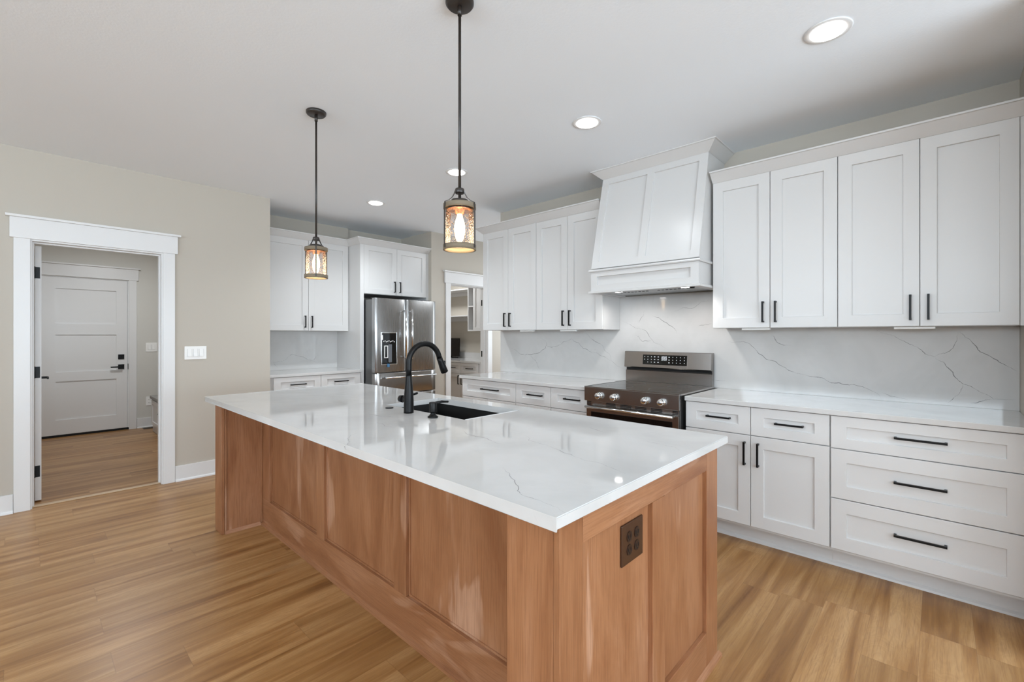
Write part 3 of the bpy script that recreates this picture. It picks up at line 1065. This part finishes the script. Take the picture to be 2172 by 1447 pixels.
# ------------------------------------------------------------------ island
IX0, IX1, IY0, IY1 = 0.829, 1.9972, 0.641, 3.6466
bx0, bx1, by0, by1 = 0.885, 1.962, 0.672, 3.622
RX = 1.142
isl = thing('kitchen_island', 'stained maple kitchen island base with framed panels and seating recess', 'kitchen island', (1.42, 2.14, 0))
TOPZ = 0.8838
obj('body', boxes((RX + 0.0255, bx1 - 0.03, by0 + 0.022, 1.64, 0.06, TOPZ), (RX + 0.0255, 1.40, 1.64, 2.50, 0.06, TOPZ), (RX + 0.0255, bx1 - 0.03, 2.50, 3.488, 0.06, TOPZ), (1.40, bx1 - 0.03, 1.64, 2.50, 0.06, 0.60), (1.92, bx1 - 0.03, 1.64, 2.50, 0.60, TOPZ)), 'wood_z', isl)
# near corner post
obj('corner_post', boxes((bx0, RX + 0.012, by0 + 0.0205, 0.850, 0.0005, TOPZ), bev=0.002), 'wood_z', isl)
# far end panel
ep = obj('end_panel', boxes((bx0 + 0.022, bx1, 3.490, by1, 0.0005, TOPZ), bev=0.002), 'wood_z', isl)
obj('end_stile', boxes((bx0, bx0 + 0.0215, 3.486, by1 + 0.004, 0.0005, TOPZ), bev=0.003), 'wood_z', isl)
obj('bead', boxes((bx0 + 0.0225, bx0 + 0.032, 3.4835, 3.4895, 0.02, TOPZ), (RX - 0.012, RX - 0.001, 3.4835, 3.4895, 0.02, TOPZ), bev=0.0015), 'wood_z', isl)
# recessed seating side: stiles, rails, panels
for a, b in ((3.362, 3.4895), (2.520, 2.618), (1.712, 1.812), (0.8505, 0.92)):
    obj('stile', B(RX, RX + 0.025, a, b, 0.181, TOPZ, bev=0.0015), 'wood_z', isl)
obj('rail', B(RX, RX + 0.025, 0.8505, 3.4895, 0.012, 0.1805, bev=0.0015), 'wood_y', isl)
for a, b in ((2.6185, 3.3615), (1.8125, 2.5195), (0.9205, 1.7115)):
    obj('rail', B(RX, RX + 0.025, a, b, 0.856, TOPZ, bev=0.0015), 'wood_y', isl)
    obj('panel', relief(bmesh.new(), at_x(RX + 0.0251), [a, a + 0.009, b - 0.009, b], [0.181, 0.190, 0.845, 0.8555], lambda i, j: 0.006 if (i == 1 and j == 1) else 0.0105), 'wood_z', isl)
bm = bmesh.new()
prism(bm, [(RX, 0.0005), (RX - 0.017, 0.0005), (RX - 0.015, 0.012), (RX, 0.020)], 0.8505, 3.4830, 1)
obj('shoe_molding', bm, 'wood_y', isl)
bm = bmesh.new()
prism(bm, [(3.4895, 0.0005), (3.4725, 0.0005), (3.4745, 0.012), (3.4895, 0.020)], bx0 + 0.022, RX - 0.017, 0)
obj('shoe_molding', bm, 'wood_x', isl)
# near end face
for a, b in ((bx0, 0.985), (1.379, 1.469), (1.844, bx1)):
    z0 = 0.0005 if a != 1.379 else 0.1515
    obj('stile', B(a, b, by0, by0 + 0.020, z0, TOPZ if a != 1.379 else 0.7955, bev=0.0015), 'wood_z', isl)
obj('rail', B(0.9855, 1.8435, by0, by0 + 0.020, 0.796, TOPZ, bev=0.0015), 'wood_x', isl)
obj('rail', B(0.9855, 1.8435, by0, by0 + 0.020, 0.0005, 0.151, bev=0.0015), 'wood_x', isl)
for a, b in ((0.9855, 1.3785), (1.4695, 1.8435)):
    obj('panel', B(a, b, by0 + 0.0165, by0 + 0.0205, 0.1515, 0.7955), 'wood_z', isl)
bm = bmesh.new()
prism(bm, [(by0, 0.0005), (by0 - 0.016, 0.0005), (by0 - 0.014, 0.012), (by0, 0.020)], bx0, bx1 + 0.014, 0)
obj('shoe_molding', bm, 'wood_x', isl)
# kitchen side of the island
for a, b in ((0.70, 1.16), (1.165, 1.62), (1.625, 2.07), (2.075, 2.52), (2.525, 3.0), (3.005, 3.48)):
    o = obj('door', shaker(bmesh.new(), lambda u, w, d: Vector((bx1 - 0.03 + d, u, w)), a, b, 0.12, 0.87, 0.02, 0.065, 0.065), 'wood_z', isl)
    obj('pull', pull(bmesh.new(), lambda u, w, d: Vector((bx1 - 0.03 + d, u, w)), b - 0.035, 0.72, 0.145, True), 'black', o)

# worktop with the sink cut-out
SX0, SX1, SY0, SY1 = 1.487, 1.872, 1.712, 2.430
bm = bmesh.new()
xs = [IX0, SX0, SX1, IX1]
ys = [IY0, SY0, SY1, IY1]
relief(bm, lambda u, w, d: Vector((u, w, CT0 + 0.0002 + d)), xs, ys, lambda i, j: 0.0 if (i == 1 and j == 1) else 0.0298)
es = [e for e in bm.edges if len(e.link_faces) == 2 and e.calc_face_angle(0) > 0.5]
bmesh.ops.bevel(bm, geom=es, offset=0.0025, segments=2, affect='EDGES')
bmesh.ops.recalc_face_normals(bm, faces=bm.faces)
add_veins(bm, VEINS_ISLAND, lambda u, w: Vector((u, w, CT1 + 0.0004)), 0.0013)
tag(obj('worktop', bm, ['quartz', 'vein']), 'large white quartz worktop with black sink cut-out on the island', 'worktop')

# sink
sk = thing('sink', 'black undermount sink in the island worktop', 'sink', (1.68, 2.07, 0.66))
e = 0.008
a0, a1, b0, b1 = SX0 - e, SX1 + e, SY0 - e, SY1 + e
zs = 0.66
obj('basin', boxes((a0 - 0.02, a0, b0 - 0.02, b1 + 0.02, zs, CT0 - 0.0005), (a1, a1 + 0.02, b0 - 0.02, b1 + 0.02, zs, CT0 - 0.0005), (a0, a1, b0 - 0.02, b0, zs, CT0 - 0.0005), (a0, a1, b1, b1 + 0.02, zs, CT0 - 0.0005), (a0, a1, b0, b1, zs, zs + 0.015)), 'sink', sk)
bm = lathe(bmesh.new(), (1.68, 2.07, zs + 0.0155), [(0.0, 0.0), (0.055, 0.0), (0.055, 0.003), (0.042, 0.003), (0.038, 0.001), (0.0, 0.001)], 28)
obj('drain', bm, 'bronze', sk)

# faucet
fx, fy = 1.410, 2.087
fc = thing('faucet', 'matte black gooseneck pull-down faucet on the island worktop', 'faucet', (fx, fy, CT1))
bm = lathe(bmesh.new(), (fx, fy, CT1), [(0.0, 0.0006), (0.0265, 0.0006), (0.0265, 0.010), (0.0262, 0.07), (0.0245, 0.11), (0.0195, 0.160), (0.0165, 0.195), (0.0160, 0.200), (0.0165, 0.202), (0.0, 0.202)], 28)
body = obj('faucet_body', bm, 'black', fc)
pts = [(fx, fy, CT1 + 0.2025)]
zc_, rc = 1.182, 0.104
for i in range(0, 19):
    a = math.pi - i * (math.pi * 0.93) / 18
    pts.append((fx + rc + rc * math.cos(a), fy, zc_ + rc * math.sin(a)))
# ease from the neck to the arc
pts.insert(1, (fx, fy, 1.15))
obj('spout', tube(bmesh.new(), pts, 0.0155, 20), 'black', fc)
p_end = Vector(pts[-1])
dr = (Vector(pts[-1]) - Vector(pts[-2])).normalized()
dr = (dr + Vector((0.14, 0, 0))).normalized()
hd = obj('spray_head', lathe(bmesh.new(), p_end + dr * 0.0005, [(0.0, 0.0), (0.0168, 0.0), (0.0172, 0.02), (0.020, 0.055), (0.0215, 0.090), (0.019, 0.094), (0.0, 0.094)], 24, dr), 'black', fc)
side = Vector((1, 0, 0.1)).normalized()
c0 = p_end + dr * 0.040 + side * 0.017
obj('spray_button', boxes((c0.x - 0.002, c0.x + 0.007, fy - 0.007, fy + 0.007, c0.z - 0.016, c0.z + 0.016), bev=0.002), 'black', hd)
bm = cyl(bmesh.new(), (fx, fy + 0.022, 0.984), (fx, fy + 0.052, 0.984), 0.0165, seg=24)
cyl(bm, (fx, fy + 0.0525, 0.984), (fx, fy + 0.078, 0.984), 0.0195, seg=24)
tube(bm, [(fx + 0.01, fy + 0.064, 0.988), (fx + 0.05, fy + 0.064, 0.996), (fx + 0.100, fy + 0.064, 1.006)], [0.0075, 0.006, 0.0065], 12)
obj('handle', bm, 'black', fc)

# soap dispenser
sx_, sy_ = 1.413, 1.878
sd_ = thing('soap_dispenser', 'black soap dispenser beside the faucet on the island', 'soap dispenser', (sx_, sy_, CT1))
obj('base', lathe(bmesh.new(), (sx_, sy_, CT1), [(0.0, 0.0006), (0.026, 0.0006), (0.027, 0.006), (0.018, 0.012), (0.0115, 0.022), (0.0115, 0.028), (0.0, 0.028)], 24), 'black', sd_)
obj('pump', lathe(bmesh.new(), (sx_, sy_, CT1 + 0.0285), [(0.0, 0.0), (0.0185, 0.0), (0.0195, 0.004), (0.0195, 0.046), (0.0175, 0.050), (0.0, 0.050)], 24), 'black', sd_)
obj('nozzle', tube(bmesh.new(), [(sx_ + 0.015, sy_, 0.986), (sx_ + 0.055, sy_, 0.990), (sx_ + 0.098, sy_, 0.985)], [0.0075, 0.0065, 0.0055], 12), 'black', sd_)
o = obj('sink_button', lathe(bmesh.new(), (1.424, 2.302, CT1), [(0.0, 0.0006), (0.0225, 0.0006), (0.0225, 0.004), (0.018, 0.006), (0.0, 0.0055)], 28), 'black')
tag(o, 'small round black button set flat in the island worktop left of the faucet', 'button')

# island outlet
ou = thing('outlet', 'brown four-socket outlet plate on the near end of the wooden island', 'outlet', (1.262, by0 + 0.0165, 0.71))
ox0, ox1, oz0, oz1 = 1.200, 1.330, 0.646, 0.768
pl = obj('plate', B(ox0, ox1, by0 + 0.0095, by0 + 0.0162, oz0, oz1, bev=0.0025), 'brownplate', ou)
for cx in (1.2425, 1.2885):
    for cz in (0.687, 0.727):
        bm = bmesh.new()
        prism(bm, [(cx + 0.0165 * math.cos(t) * (1 if abs(math.cos(t)) < 0.8 else 0.92), cz + 0.0165 * math.sin(t)) for t in [2 * math.pi * i / 20 for i in range(20)]], by0 + 0.0075, by0 + 0.0095, 1)
        s = obj('socket', bm, 'browndark', ou)
        obj('slots', boxes((cx - 0.008, cx - 0.0055, by0 + 0.0067, by0 + 0.0074, cz - 0.004, cz + 0.006), (cx + 0.0055, cx + 0.008, by0 + 0.0067, by0 + 0.0074, cz - 0.004, cz + 0.006), (cx - 0.002, cx + 0.002, by0 + 0.0067, by0 + 0.0074, cz - 0.011, cz - 0.007)), 'void', s)

# ------------------------------------------------------------------ fridge wall
FW = 5.745
FZ = 5.407           # front plane of the left uppers
FC = 5.085           # worktop edge
PXL = 2.771          # fridge panel outer face
ub = thing('upper_cabinet', 'white two-door upper cabinet on the back wall left of the refrigerator', 'cabinet', (2.26, 5.55, UZ0))
obj('carcass', boxes((1.732, PXL - 0.0005, FZ + 0.0205, FW - 0.001, UZ0, UZ1)), 'cab', ub)
mpy = at_y(FZ + 0.02)
cabinet_front_parts(ub, mpy, [
    ('door', 1.778, 2.266 - G, UZ0 + 0.002, UZ1, (2.224, 1.490, 0.140, True), 0.070, 0.070),
    ('door', 2.266 + G, 2.757, UZ0 + 0.002, UZ1, (2.303, 1.490, 0.140, True), 0.070, 0.070)])
bb = thing('base_cabinet', 'white base cabinet with two drawers left of the refrigerator', 'cabinet', (2.25, 5.42, 0))
bfy = FC + 0.012
obj('carcass', boxes((1.732, PXL - 0.0005, bfy + 0.0205, FW - 0.001, 0.115, 0.8835)), 'cab', bb)
obj('toe_kick', boxes((1.732, PXL - 0.0005, bfy + 0.10, bfy + 0.12, 0.0005, 0.1145)), 'cab', bb)
cabinet_front_parts(bb, at_y(bfy + 0.02), [
    ('drawer', 1.775, 2.276 - G, ZD0, ZD1, (2.03, 0.7955, 0.165, False), st, 0.052),
    ('drawer', 2.276 + G, 2.757, ZD0, ZD1, (2.52, 0.7955, 0.165, False), st, 0.052),
    ('door', 1.775, 2.276 - G, ZB, ZD0 - 0.005, (2.236, 0.588, 0.145, True), st, 0.075),
    ('door', 2.276 + G, 2.757, ZB, ZD0 - 0.005, (2.318, 0.588, 0.145, True), st, 0.075)])
bm = B(1.7295, PXL - 0.0005, FC, FW - 0.0165, CT0, CT1, bev=0.003)
tag(obj('worktop', bm, 'quartz'), 'white quartz worktop left of the refrigerator', 'worktop')
bm = B(1.7295, PXL - 0.0005, FW - 0.016, FW - 0.0005, CT1 + 0.0005, UZ0 - 0.0005)
add_veins(bm, VEINS_FAR, lambda u, w: Vector((u, FW - 0.0164, w)))
tag(obj('backsplash', bm, ['quartz', 'vein']), 'white quartz backsplash left of the refrigerator', 'backsplash')

fs = thing('fridge_cabinet', 'white cabinet surround with two small doors above the refrigerator', 'cabinet', (3.28, 5.45, 0))
FD = 5.130
obj('side_panel', B(PXL, PXL + 0.050, FD, FW - 0.001, 0.0005, UZ1, bev=0.0015), 'cab', fs)
obj('side_panel', B(3.748, 3.7865, FD, 5.744, 0.0005, UZ1, bev=0.0015), 'cab', fs)
obj('carcass', boxes((PXL + 0.0505, 3.7475, FD + 0.0205, 5.744, 1.842, UZ1)), 'cab', fs)
cabinet_front_parts(fs, at_y(FD + 0.02), [
    ('door', 2.823, 3.286 - G, 1.846, UZ1, (3.245, 1.950, 0.140, True), 0.066, 0.066),
    ('door', 3.286 + G, 3.747, 1.846, UZ1, (3.325, 1.950, 0.140, True), 0.066, 0.066)])
crown('crown_molding', 'white crown molding along the cabinets on the back wall around the refrigerator', [(3.785, FD), (PXL, FD), (PXL, FZ), (1.7305, FZ)][::-1], UZ1 + 0.0005)

# refrigerator
fr = thing('refrigerator', 'stainless steel french door refrigerator with water dispenser', 'refrigerator', (3.26, 5.3, 0))
FX0, FX1, FY = 2.829, 3.718, 4.880
fm = 3.266
obj('body', boxes((FX0 + 0.004, FX1 - 0.004, 4.962, 5.72, 0.05, 1.765), (FX0 + 0.03, FX1 - 0.03, 5.0, 5.70, 0.0005, 0.05)), 'steel_dark', fr)
def fdoor(u0, u1, z0, z1, hole=None):
    """gently bowed slab front"""
    bm = bmesh.new()
    n = 12
    us = [u0 + (u1 - u0) * i / n for i in range(n + 1)]
    rows = []
    f = lambda u: 0.010 * (1 - ((u - (u0 + u1) / 2) / ((u1 - u0) / 2)) ** 4)
    for z, k in ((z0, 0), (z0 + 0.006, 1), (z1 - 0.006, 1), (z1, 0)):
        rows.append([bm.verts.new((u, FY + 0.012 - f(u) - 0.002 * k, z)) for u in us])
    back = [[bm.verts.new((u, 4.955, z)) for u in us] for z in (z0, z1)]
    for a, b in zip(rows, rows[1:]):
        for i in range(n):
            q = bm.faces.new((a[i], a[i + 1], b[i + 1], b[i]))
            q.smooth = True
    for i in range(n):
        bm.faces.new((rows[0][i], rows[0][i + 1], back[0][i + 1], back[0][i]))
        bm.faces.new((rows[-1][i], rows[-1][i + 1], back[1][i + 1], back[1][i]))
        bm.faces.new((back[0][i], back[0][i + 1], back[1][i + 1], back[1][i]))
    for i in (0, n):
        bm.faces.new([r_[i] for r_ in rows] + [back[1][i], back[0][i]])
    return bm
def bar_handle(p0, p1, stand, r=0.011):
    p0, p1 = Vector(p0), Vector(p1)
    bm = tube(bmesh.new(), [p0, p1], r, 16)
    d = (p1 - p0).normalized()
    for s in (p0 + d * 0.02, p1 - d * 0.02):
        cyl(bm, s, s + Vector((0, stand, 0)), r * 0.85, seg=12)
    return bm
dl = obj('door', fdoor(FX0, fm - 0.003, 0.882, 1.778), 'steel_v', fr)
obj('handle', bar_handle((3.222, 4.822, 1.035), (3.222, 4.822, 1.655), 0.052), 'chrome', dl)
drr = obj('door', fdoor(fm + 0.003, FX1, 0.882, 1.778), 'steel_v', fr)
obj('handle', bar_handle((3.312, 4.822, 1.035), (3.312, 4.822, 1.655), 0.052), 'chrome', drr)
dw = obj('drawer', fdoor(FX0, FX1, 0.612, 0.872), 'steel_h', fr)
obj('handle', bar_handle((2.94, 4.822, 0.818), (3.68, 4.822, 0.818), 0.052), 'chrome', dw)
dw = obj('drawer', fdoor(FX0, FX1, 0.07, 0.600), 'steel_h', fr)
obj('handle', bar_handle((2.94, 4.822, 0.545), (3.68, 4.822, 0.545), 0.052), 'chrome', dw)
for a in (FX0 + 0.03, FX1 - 0.10):
    obj('hinge_cover', B(a, a + 0.07, 4.963, 5.05, 1.7655, 1.790, bev=0.004), 'void', fr)
dx0, dx1, dz0, dz1 = 2.905, 3.125, 0.972, 1.366
yf = FY - 0.006
dp = obj('dispenser', boxes((dx0, dx0 + 0.009, yf, FY + 0.001, dz0, dz1), (dx1 - 0.009, dx1, yf, FY + 0.001, dz0, dz1), (dx0 + 0.009, dx1 - 0.009, yf, FY + 0.001, dz0, dz0 + 0.009), (dx0 + 0.009, dx1 - 0.009, yf, FY + 0.001, dz1 - 0.009, dz1), bev=0.001), 'chrome', fr)
obj('dispenser_panel', B(dx0 + 0.0095, dx1 - 0.0095, FY - 0.0035, FY - 0.0005, dz0 + 0.0095, dz1 - 0.0095), 'glassblack', dp)
bm = B(3.000, 3.045, FY - 0.018, FY - 0.004, 1.000, 1.220, bev=0.004)
obj('water_paddle', bm, 'grey', dp)
bm = boxes((2.945, 2.953, FY - 0.012, FY - 0.004, 1.055, 1.205), (2.987, 2.995, FY - 0.012, FY - 0.004, 1.055, 1.205), (2.953, 2.987, FY - 0.012, FY - 0.004, 1.197, 1.205), (2.953, 2.987, FY - 0.012, FY - 0.004, 1.055, 1.063))
obj('paddle_frame', bm, 'plate', dp)
bm = bmesh.new()
for i in range(9):
    box(bm, 2.935 + i * 0.018, 2.945 + i * 0.018, FY - 0.0042, FY - 0.0036, 1.252 + 0.006 * math.sin(i * 2.1), 1.258 + 0.006 * math.sin(i * 2.1) + 0.004)
obj('control_icons', bm, 'plate', dp)
obj('sticker', B(dx0 + 0.010, dx0 + 0.023, FY - 0.0045, FY - 0.0036, 1.275, 1.335), 'plate', dp)
tag(obj('tape_tab', B(2.985, 3.018, FY - 0.0095, FY - 0.0065, 0.945, 0.985, bev=0.001), 'blue'), 'small blue tape tab below the refrigerator water dispenser', 'tape')

# ------------------------------------------------------------------ pendants
def pendant(label, x, y, turn):
    r = thing('pendant_light', label, 'pendant light', (x, y, ZC), 'seeded glass lantern pendants over the island')
    obj('canopy', lathe(bmesh.new(), (x, y, ZC), [(0.0, -0.0006), (0.060, -0.0006), (0.060, -0.012), (0.054, -0.020), (0.050, -0.022), (0.0, -0.022)], 40), 'bronze', r)
    obj('stem', cyl(bmesh.new(), (x, y, 1.875), (x, y, ZC - 0.0225), 0.0062, seg=14), 'bronze', r)
    obj('coupling', lathe(bmesh.new(), (x, y, 0), [(0.0063, 2.690), (0.0095, 2.690), (0.0095, ZC - 0.023), (0.0063, ZC - 0.023)], 16, closed=True), 'bronze', r)
    bm2 = lathe(bmesh.new(), (x, y, 0), [(0.0063, 1.955), (0.018, 1.955), (0.020, 1.950), (0.020, 1.938), (0.018, 1.934), (0.0063, 1.934)], 24, closed=True)
    obj('collar', bm2, 'bronze', r)
    fr_ = obj('cage', cage_bm(x, y, turn), 'bronze', r)
    obj('top_ring', lathe(bmesh.new(), (x, y, 0), [(0.064, 1.868), (0.069, 1.868), (0.069, 1.888), (0.064, 1.890), (0.030, 1.890), (0.030, 1.884), (0.064, 1.882)], 40, closed=True), 'ring', r)
    obj('bottom_ring', lathe(bmesh.new(), (x, y, 0), [(0.061, 1.694), (0.070, 1.694), (0.070, 1.716), (0.061, 1.716)], 40, closed=True), 'ring', r)
    obj('glass_shade', lathe(bmesh.new(), (x, y, 0), [(0.0605, 1.7165), (0.0605, 1.8675)], 48), 'glass', r)
    obj('cap', lathe(bmesh.new(), (x, y, 0), [(0.0, 1.912), (0.036, 1.906), (0.040, 1.8905), (0.0, 1.8905)], 28), 'bronze', r)
    obj('socket', lathe(bmesh.new(), (x, y, 0), [(0.0, 1.8835), (0.028, 1.8835), (0.055, 1.866), (0.0555, 1.862), (0.022, 1.862), (0.020, 1.846), (0.0, 1.846)], 28), 'copper', r)
    obj('bulb', lathe(bmesh.new(), (x, y, 0), [(0.0, 1.8455), (0.011, 1.8455), (0.012, 1.835), (0.019, 1.815), (0.0225, 1.795), (0.022, 1.770), (0.017, 1.745), (0.008, 1.728), (0.0, 1.725)], 24), 'bulb', r)
    l = light('pendant_lamp', 'POINT', (x, y, 1.708), 0.9, (1.0, 0.74, 0.46), shadow_soft_size=0.02)
    return r


def cage_bm(x, y, turn):
    bm = bmesh.new()
    for k_ in range(3):
        a = turn + k_ * 2 * math.pi / 3
        c, s = math.cos(a), math.sin(a)
        pts = []
        for rr, z in ((0.016, 1.946), (0.021, 1.944), (0.026, 1.930), (0.036, 1.913), (0.052, 1.899), (0.0705, 1.890), (0.0722, 1.868), (0.0722, 1.80), (0.0722, 1.70)):
            pts.append((rr, z))
        for (r0, z0), (r1, z1) in zip(pts, pts[1:]):
            n = Vector((-s, c, 0)) * 0.0042
            d = Vector((r1 - r0, 0, z1 - z0)).normalized()
            q = Vector((-d.z, 0, d.x)) * 0.0012
            vs = []
            for (rr, z) in ((r0, z0), (r1, z1)):
                for sg in (-1, 1):
                    for tq in (-1, 1):
                        r2, z2 = rr + q.x * tq, z + q.z * tq
                        vs.append(bm.verts.new(Vector((x + c * r2, y + s * r2, z2)) + n * sg))
            for f in ((0, 1, 3, 2), (4, 6, 7, 5), (0, 4, 5, 1), (2, 3, 7, 6), (0, 2, 6, 4), (1, 5, 7, 3)):
                bm.faces.new([vs[i] for i in f])
    return bm


pendant('bronze lantern pendant with glowing bulb over the island near the camera', 1.257, 1.484, R(49.7))
pendant('bronze lantern pendant over the far end of the island', 1.257, 2.885, R(246))

# ------------------------------------------------------------------ recessed lights
def downlight(label, x, y):
    r = thing('recessed_light', label, 'ceiling light', (x, y, ZC), 'round recessed ceiling lights')
    obj('trim_ring', lathe(bmesh.new(), (x, y, ZC), [(0.094, -0.0006), (0.096, -0.0025), (0.092, -0.005), (0.072, -0.006), (0.0705, -0.005), (0.0705, -0.0006)], 48, closed=True), 'trim', r)
    obj('lens', lathe(bmesh.new(), (x, y, ZC), [(0.0, -0.0008), (0.070, -0.0008), (0.070, -0.008), (0.062, -0.012), (0.0, -0.013)], 40), 'lens', r)
    return r


for (x, y), lab in zip(DL, ('round recessed ceiling light nearest the camera above the drawer cabinets', 'round recessed ceiling light in front of the range hood', 'round recessed ceiling light seen behind the near pendant stem', 'round recessed ceiling light farthest away, near the refrigerator')):
    downlight(lab, x, y)
for (x, y), lab in zip(DL_ADDED, ('unseen added ceiling light over the open floor left of the island', 'unseen added ceiling light over the living side behind the camera', 'unseen added ceiling light nearest the side windows', 'unseen added ceiling light nearest the front windows')):
    downlight(lab, x, y)  # out-of-frame fixtures added for their light

# ------------------------------------------------------------------ switches, outlets and other small things
def wall_plate(name, label, cat, x0, x1, z0, z1, Y, n, kind):
    r = thing(name, label, cat, ((x0 + x1) / 2, Y, (z0 + z1) / 2))
    obj('plate', B(x0, x1, Y - 0.007, Y - 0.0005, z0, z1, bev=0.002), 'plate', r)
    for i in range(n):
        c = (x0 + x1) / 2 + (i - (n - 1) / 2) * 0.046
        zc = (z0 + z1) / 2
        if kind == 'switch':
            bm = bmesh.new()
            prism(bm, [(Y - 0.0072, zc - 0.033), (Y - 0.0135, zc - 0.033), (Y - 0.009, zc), (Y - 0.0078, zc + 0.033), (Y - 0.0072, zc + 0.033)], c - 0.0155, c + 0.0155, 0)
            obj('rocker', bm, 'plate', r)
            obj('rocker_frame', boxes((c - 0.0185, c - 0.016, Y - 0.0082, Y - 0.0072, zc - 0.036, zc + 0.036), (c + 0.016, c + 0.0185, Y - 0.0082, Y - 0.0072, zc - 0.036, zc + 0.036)), 'pale', r)
        else:
            for dz in (-0.02, 0.02):
                s = obj('socket', B(c - 0.016, c + 0.016, Y - 0.0095, Y - 0.0072, zc + dz - 0.014, zc + dz + 0.014, bev=0.001), 'plate', r)
                obj('slots', boxes((c - 0.008, c - 0.005, Y - 0.0102, Y - 0.0096, zc + dz - 0.005, zc + dz + 0.006), (c + 0.005, c + 0.008, Y - 0.0102, Y - 0.0096, zc + dz - 0.005, zc + dz + 0.006)), 'void', s)
    return r


wall_plate('light_switch', 'white triple light switch plate on the beige wall right of the doorway', 'light switch', 0.992, 1.164, 1.107, 1.229, DW, 3, 'switch')
wall_plate('light_switch', 'white double light switch plate beside the hall door', 'light switch', 1.175, 1.306, 1.092, 1.222, HY, 2, 'switch')
wall_plate('outlet', 'white outlet low on the hall wall beside the hall door', 'outlet', 1.177, 1.255, 0.312, 0.442, HY, 1, 'outlet')

vr = thing('floor_vent', 'dark slotted floor vent by the hall baseboard', 'vent', (1.27, 8.24, 0))
bm = boxes((1.13, 1.42, 8.20, 8.215, 0.0005, 0.008), (1.13, 1.42, 8.285, 8.30, 0.0005, 0.008), (1.13, 1.145, 8.215, 8.285, 0.0005, 0.008), (1.405, 1.42, 8.215, 8.285, 0.0005, 0.008))
obj('frame', bm, 'bronze', vr)
obj('slats', boxes(*[(1.150 + i * 0.0215, 1.160 + i * 0.0215, 8.2155, 8.2845, 0.0005, 0.006) for i in range(12)]), 'bronze', vr)

# mudroom bench at the right of the hall
mb = thing('storage_bench', 'low white storage bench with grey top at the right of the hall', 'bench', (1.39, 7.5, 0))
obj('cabinet_box', B(1.195, 1.615, 7.16, 7.95, 0.0005, 0.455, bev=0.003), 'cab', mb)
obj('bench_top', B(1.165, 1.618, 7.14, 7.97, 0.4555, 0.495, bev=0.003), 'greytop', mb)
o = obj('drawer', shaker(bmesh.new(), at_x(1.1945), 7.19, 7.92, 0.10, 0.44, 0.02, 0.05, 0.05), 'cab', mb)
obj('pull', pull(bmesh.new(), at_x(1.1945), 7.30, 0.31, 0.14, False, t=0.011), 'black', o)

# ------------------------------------------------------------------ pantry contents
PF = 4.83
PY0, PY1 = 5.215, 7.40
pc = thing('base_cabinet', 'white base cabinet seen inside the pantry with small drawers above doors', 'cabinet', (5.15, 6.3, 0))
obj('carcass', boxes((PF + 0.0325, PXW - 0.001, PY0, PY1, 0.115, 0.8835), (PF + 0.12, PXW - 0.001, PY0, PY1, 0.0005, 0.1145)), 'cab', pc)
fronts = []
yy = PY0 + 0.05
while yy + 0.43 < PY1 + 0.001:
    fronts.append(('drawer', yy + G, yy + 0.43 - G, ZD0, ZD1, (yy + 0.215, 0.795, 0.15, False), 0.06, 0.05))
    fronts.append(('door', yy + G, yy + 0.43 - G, ZB, ZD0 - 0.005, (yy + (0.39 if len(fronts) % 4 == 1 else 0.04), 0.60, 0.145, True), 0.06, 0.06))
    yy += 0.43
cabinet_front_parts(pc, at_x(PF + 0.032), fronts)
tag(obj('worktop', boxes((PF, PXW - 0.0005, PY0, PY1, CT0, CT1), (PXW - 0.0205, PXW - 0.0005, PY0, PY1, CT1, CT1 + 0.105)), 'quartz'), 'white quartz worktop with low upstand inside the pantry', 'worktop')
UX = 5.15
pu = thing('upper_cabinet', 'white upper cabinet inside the pantry with an open cubby at its end', 'cabinet', (5.3, 5.55, 1.40))
bm = boxes((UX + 0.0205, PXW - 0.001, 5.875, 5.895, 1.40, 2.45), (UX + 0.0205, PXW - 0.001, 5.725, 5.745, 1.425, 2.45), (UX + 0.0205, PXW - 0.001, PY0 + 0.001, 5.874, 1.40, 1.424), (UX + 0.0205, PXW - 0.001, PY0 + 0.001, 5.874, 2.4505, 2.475), (PXW - 0.012, PXW - 0.001, 5.7455, 5.8745, 1.425, 2.45))
obj('carcass', bm, 'cab', pu)
for z in (1.81, 2.16):
    obj('shelf', B(UX + 0.022, PXW - 0.0125, 5.7455, 5.8745, z, z + 0.02), 'cab', pu)
obj('door', shaker(bmesh.new(), at_x(UX + 0.02), PY0 + 0.004, 5.735, 1.403, 2.47, 0.02, 0.06, 0.06), 'cab', pu)
for z, lab in ((1.655, 'white lower wall shelf inside the pantry above the dark screen'), (2.115, 'white higher wall shelf inside the pantry')):
    sh = thing('wall_shelf', lab, 'shelf', (5.33, 6.6, z))
    obj('board', B(5.17, PXW - 0.001, 5.8965, 7.89, z, z + 0.019, bev=0.0015), 'cab', sh)
    obj('cleat', B(PXW - 0.020, PXW - 0.001, 5.8965, 7.89, z - 0.07, z - 0.0005), 'cab', sh)
mn = thing('monitor', 'black flat screen standing on the pantry worktop', 'monitor', (5.34, 6.56, CT1))
obj('screen', B(5.325, 5.350, 6.305, 6.86, 0.945, 1.275, bev=0.004), 'glassblack', mn)
obj('stand', boxes((5.27, 5.43, 6.45, 6.72, CT1 + 0.0006, CT1 + 0.010), (5.351, 5.37, 6.55, 6.62, CT1 + 0.010, 1.08), bev=0.002), 'black', mn)
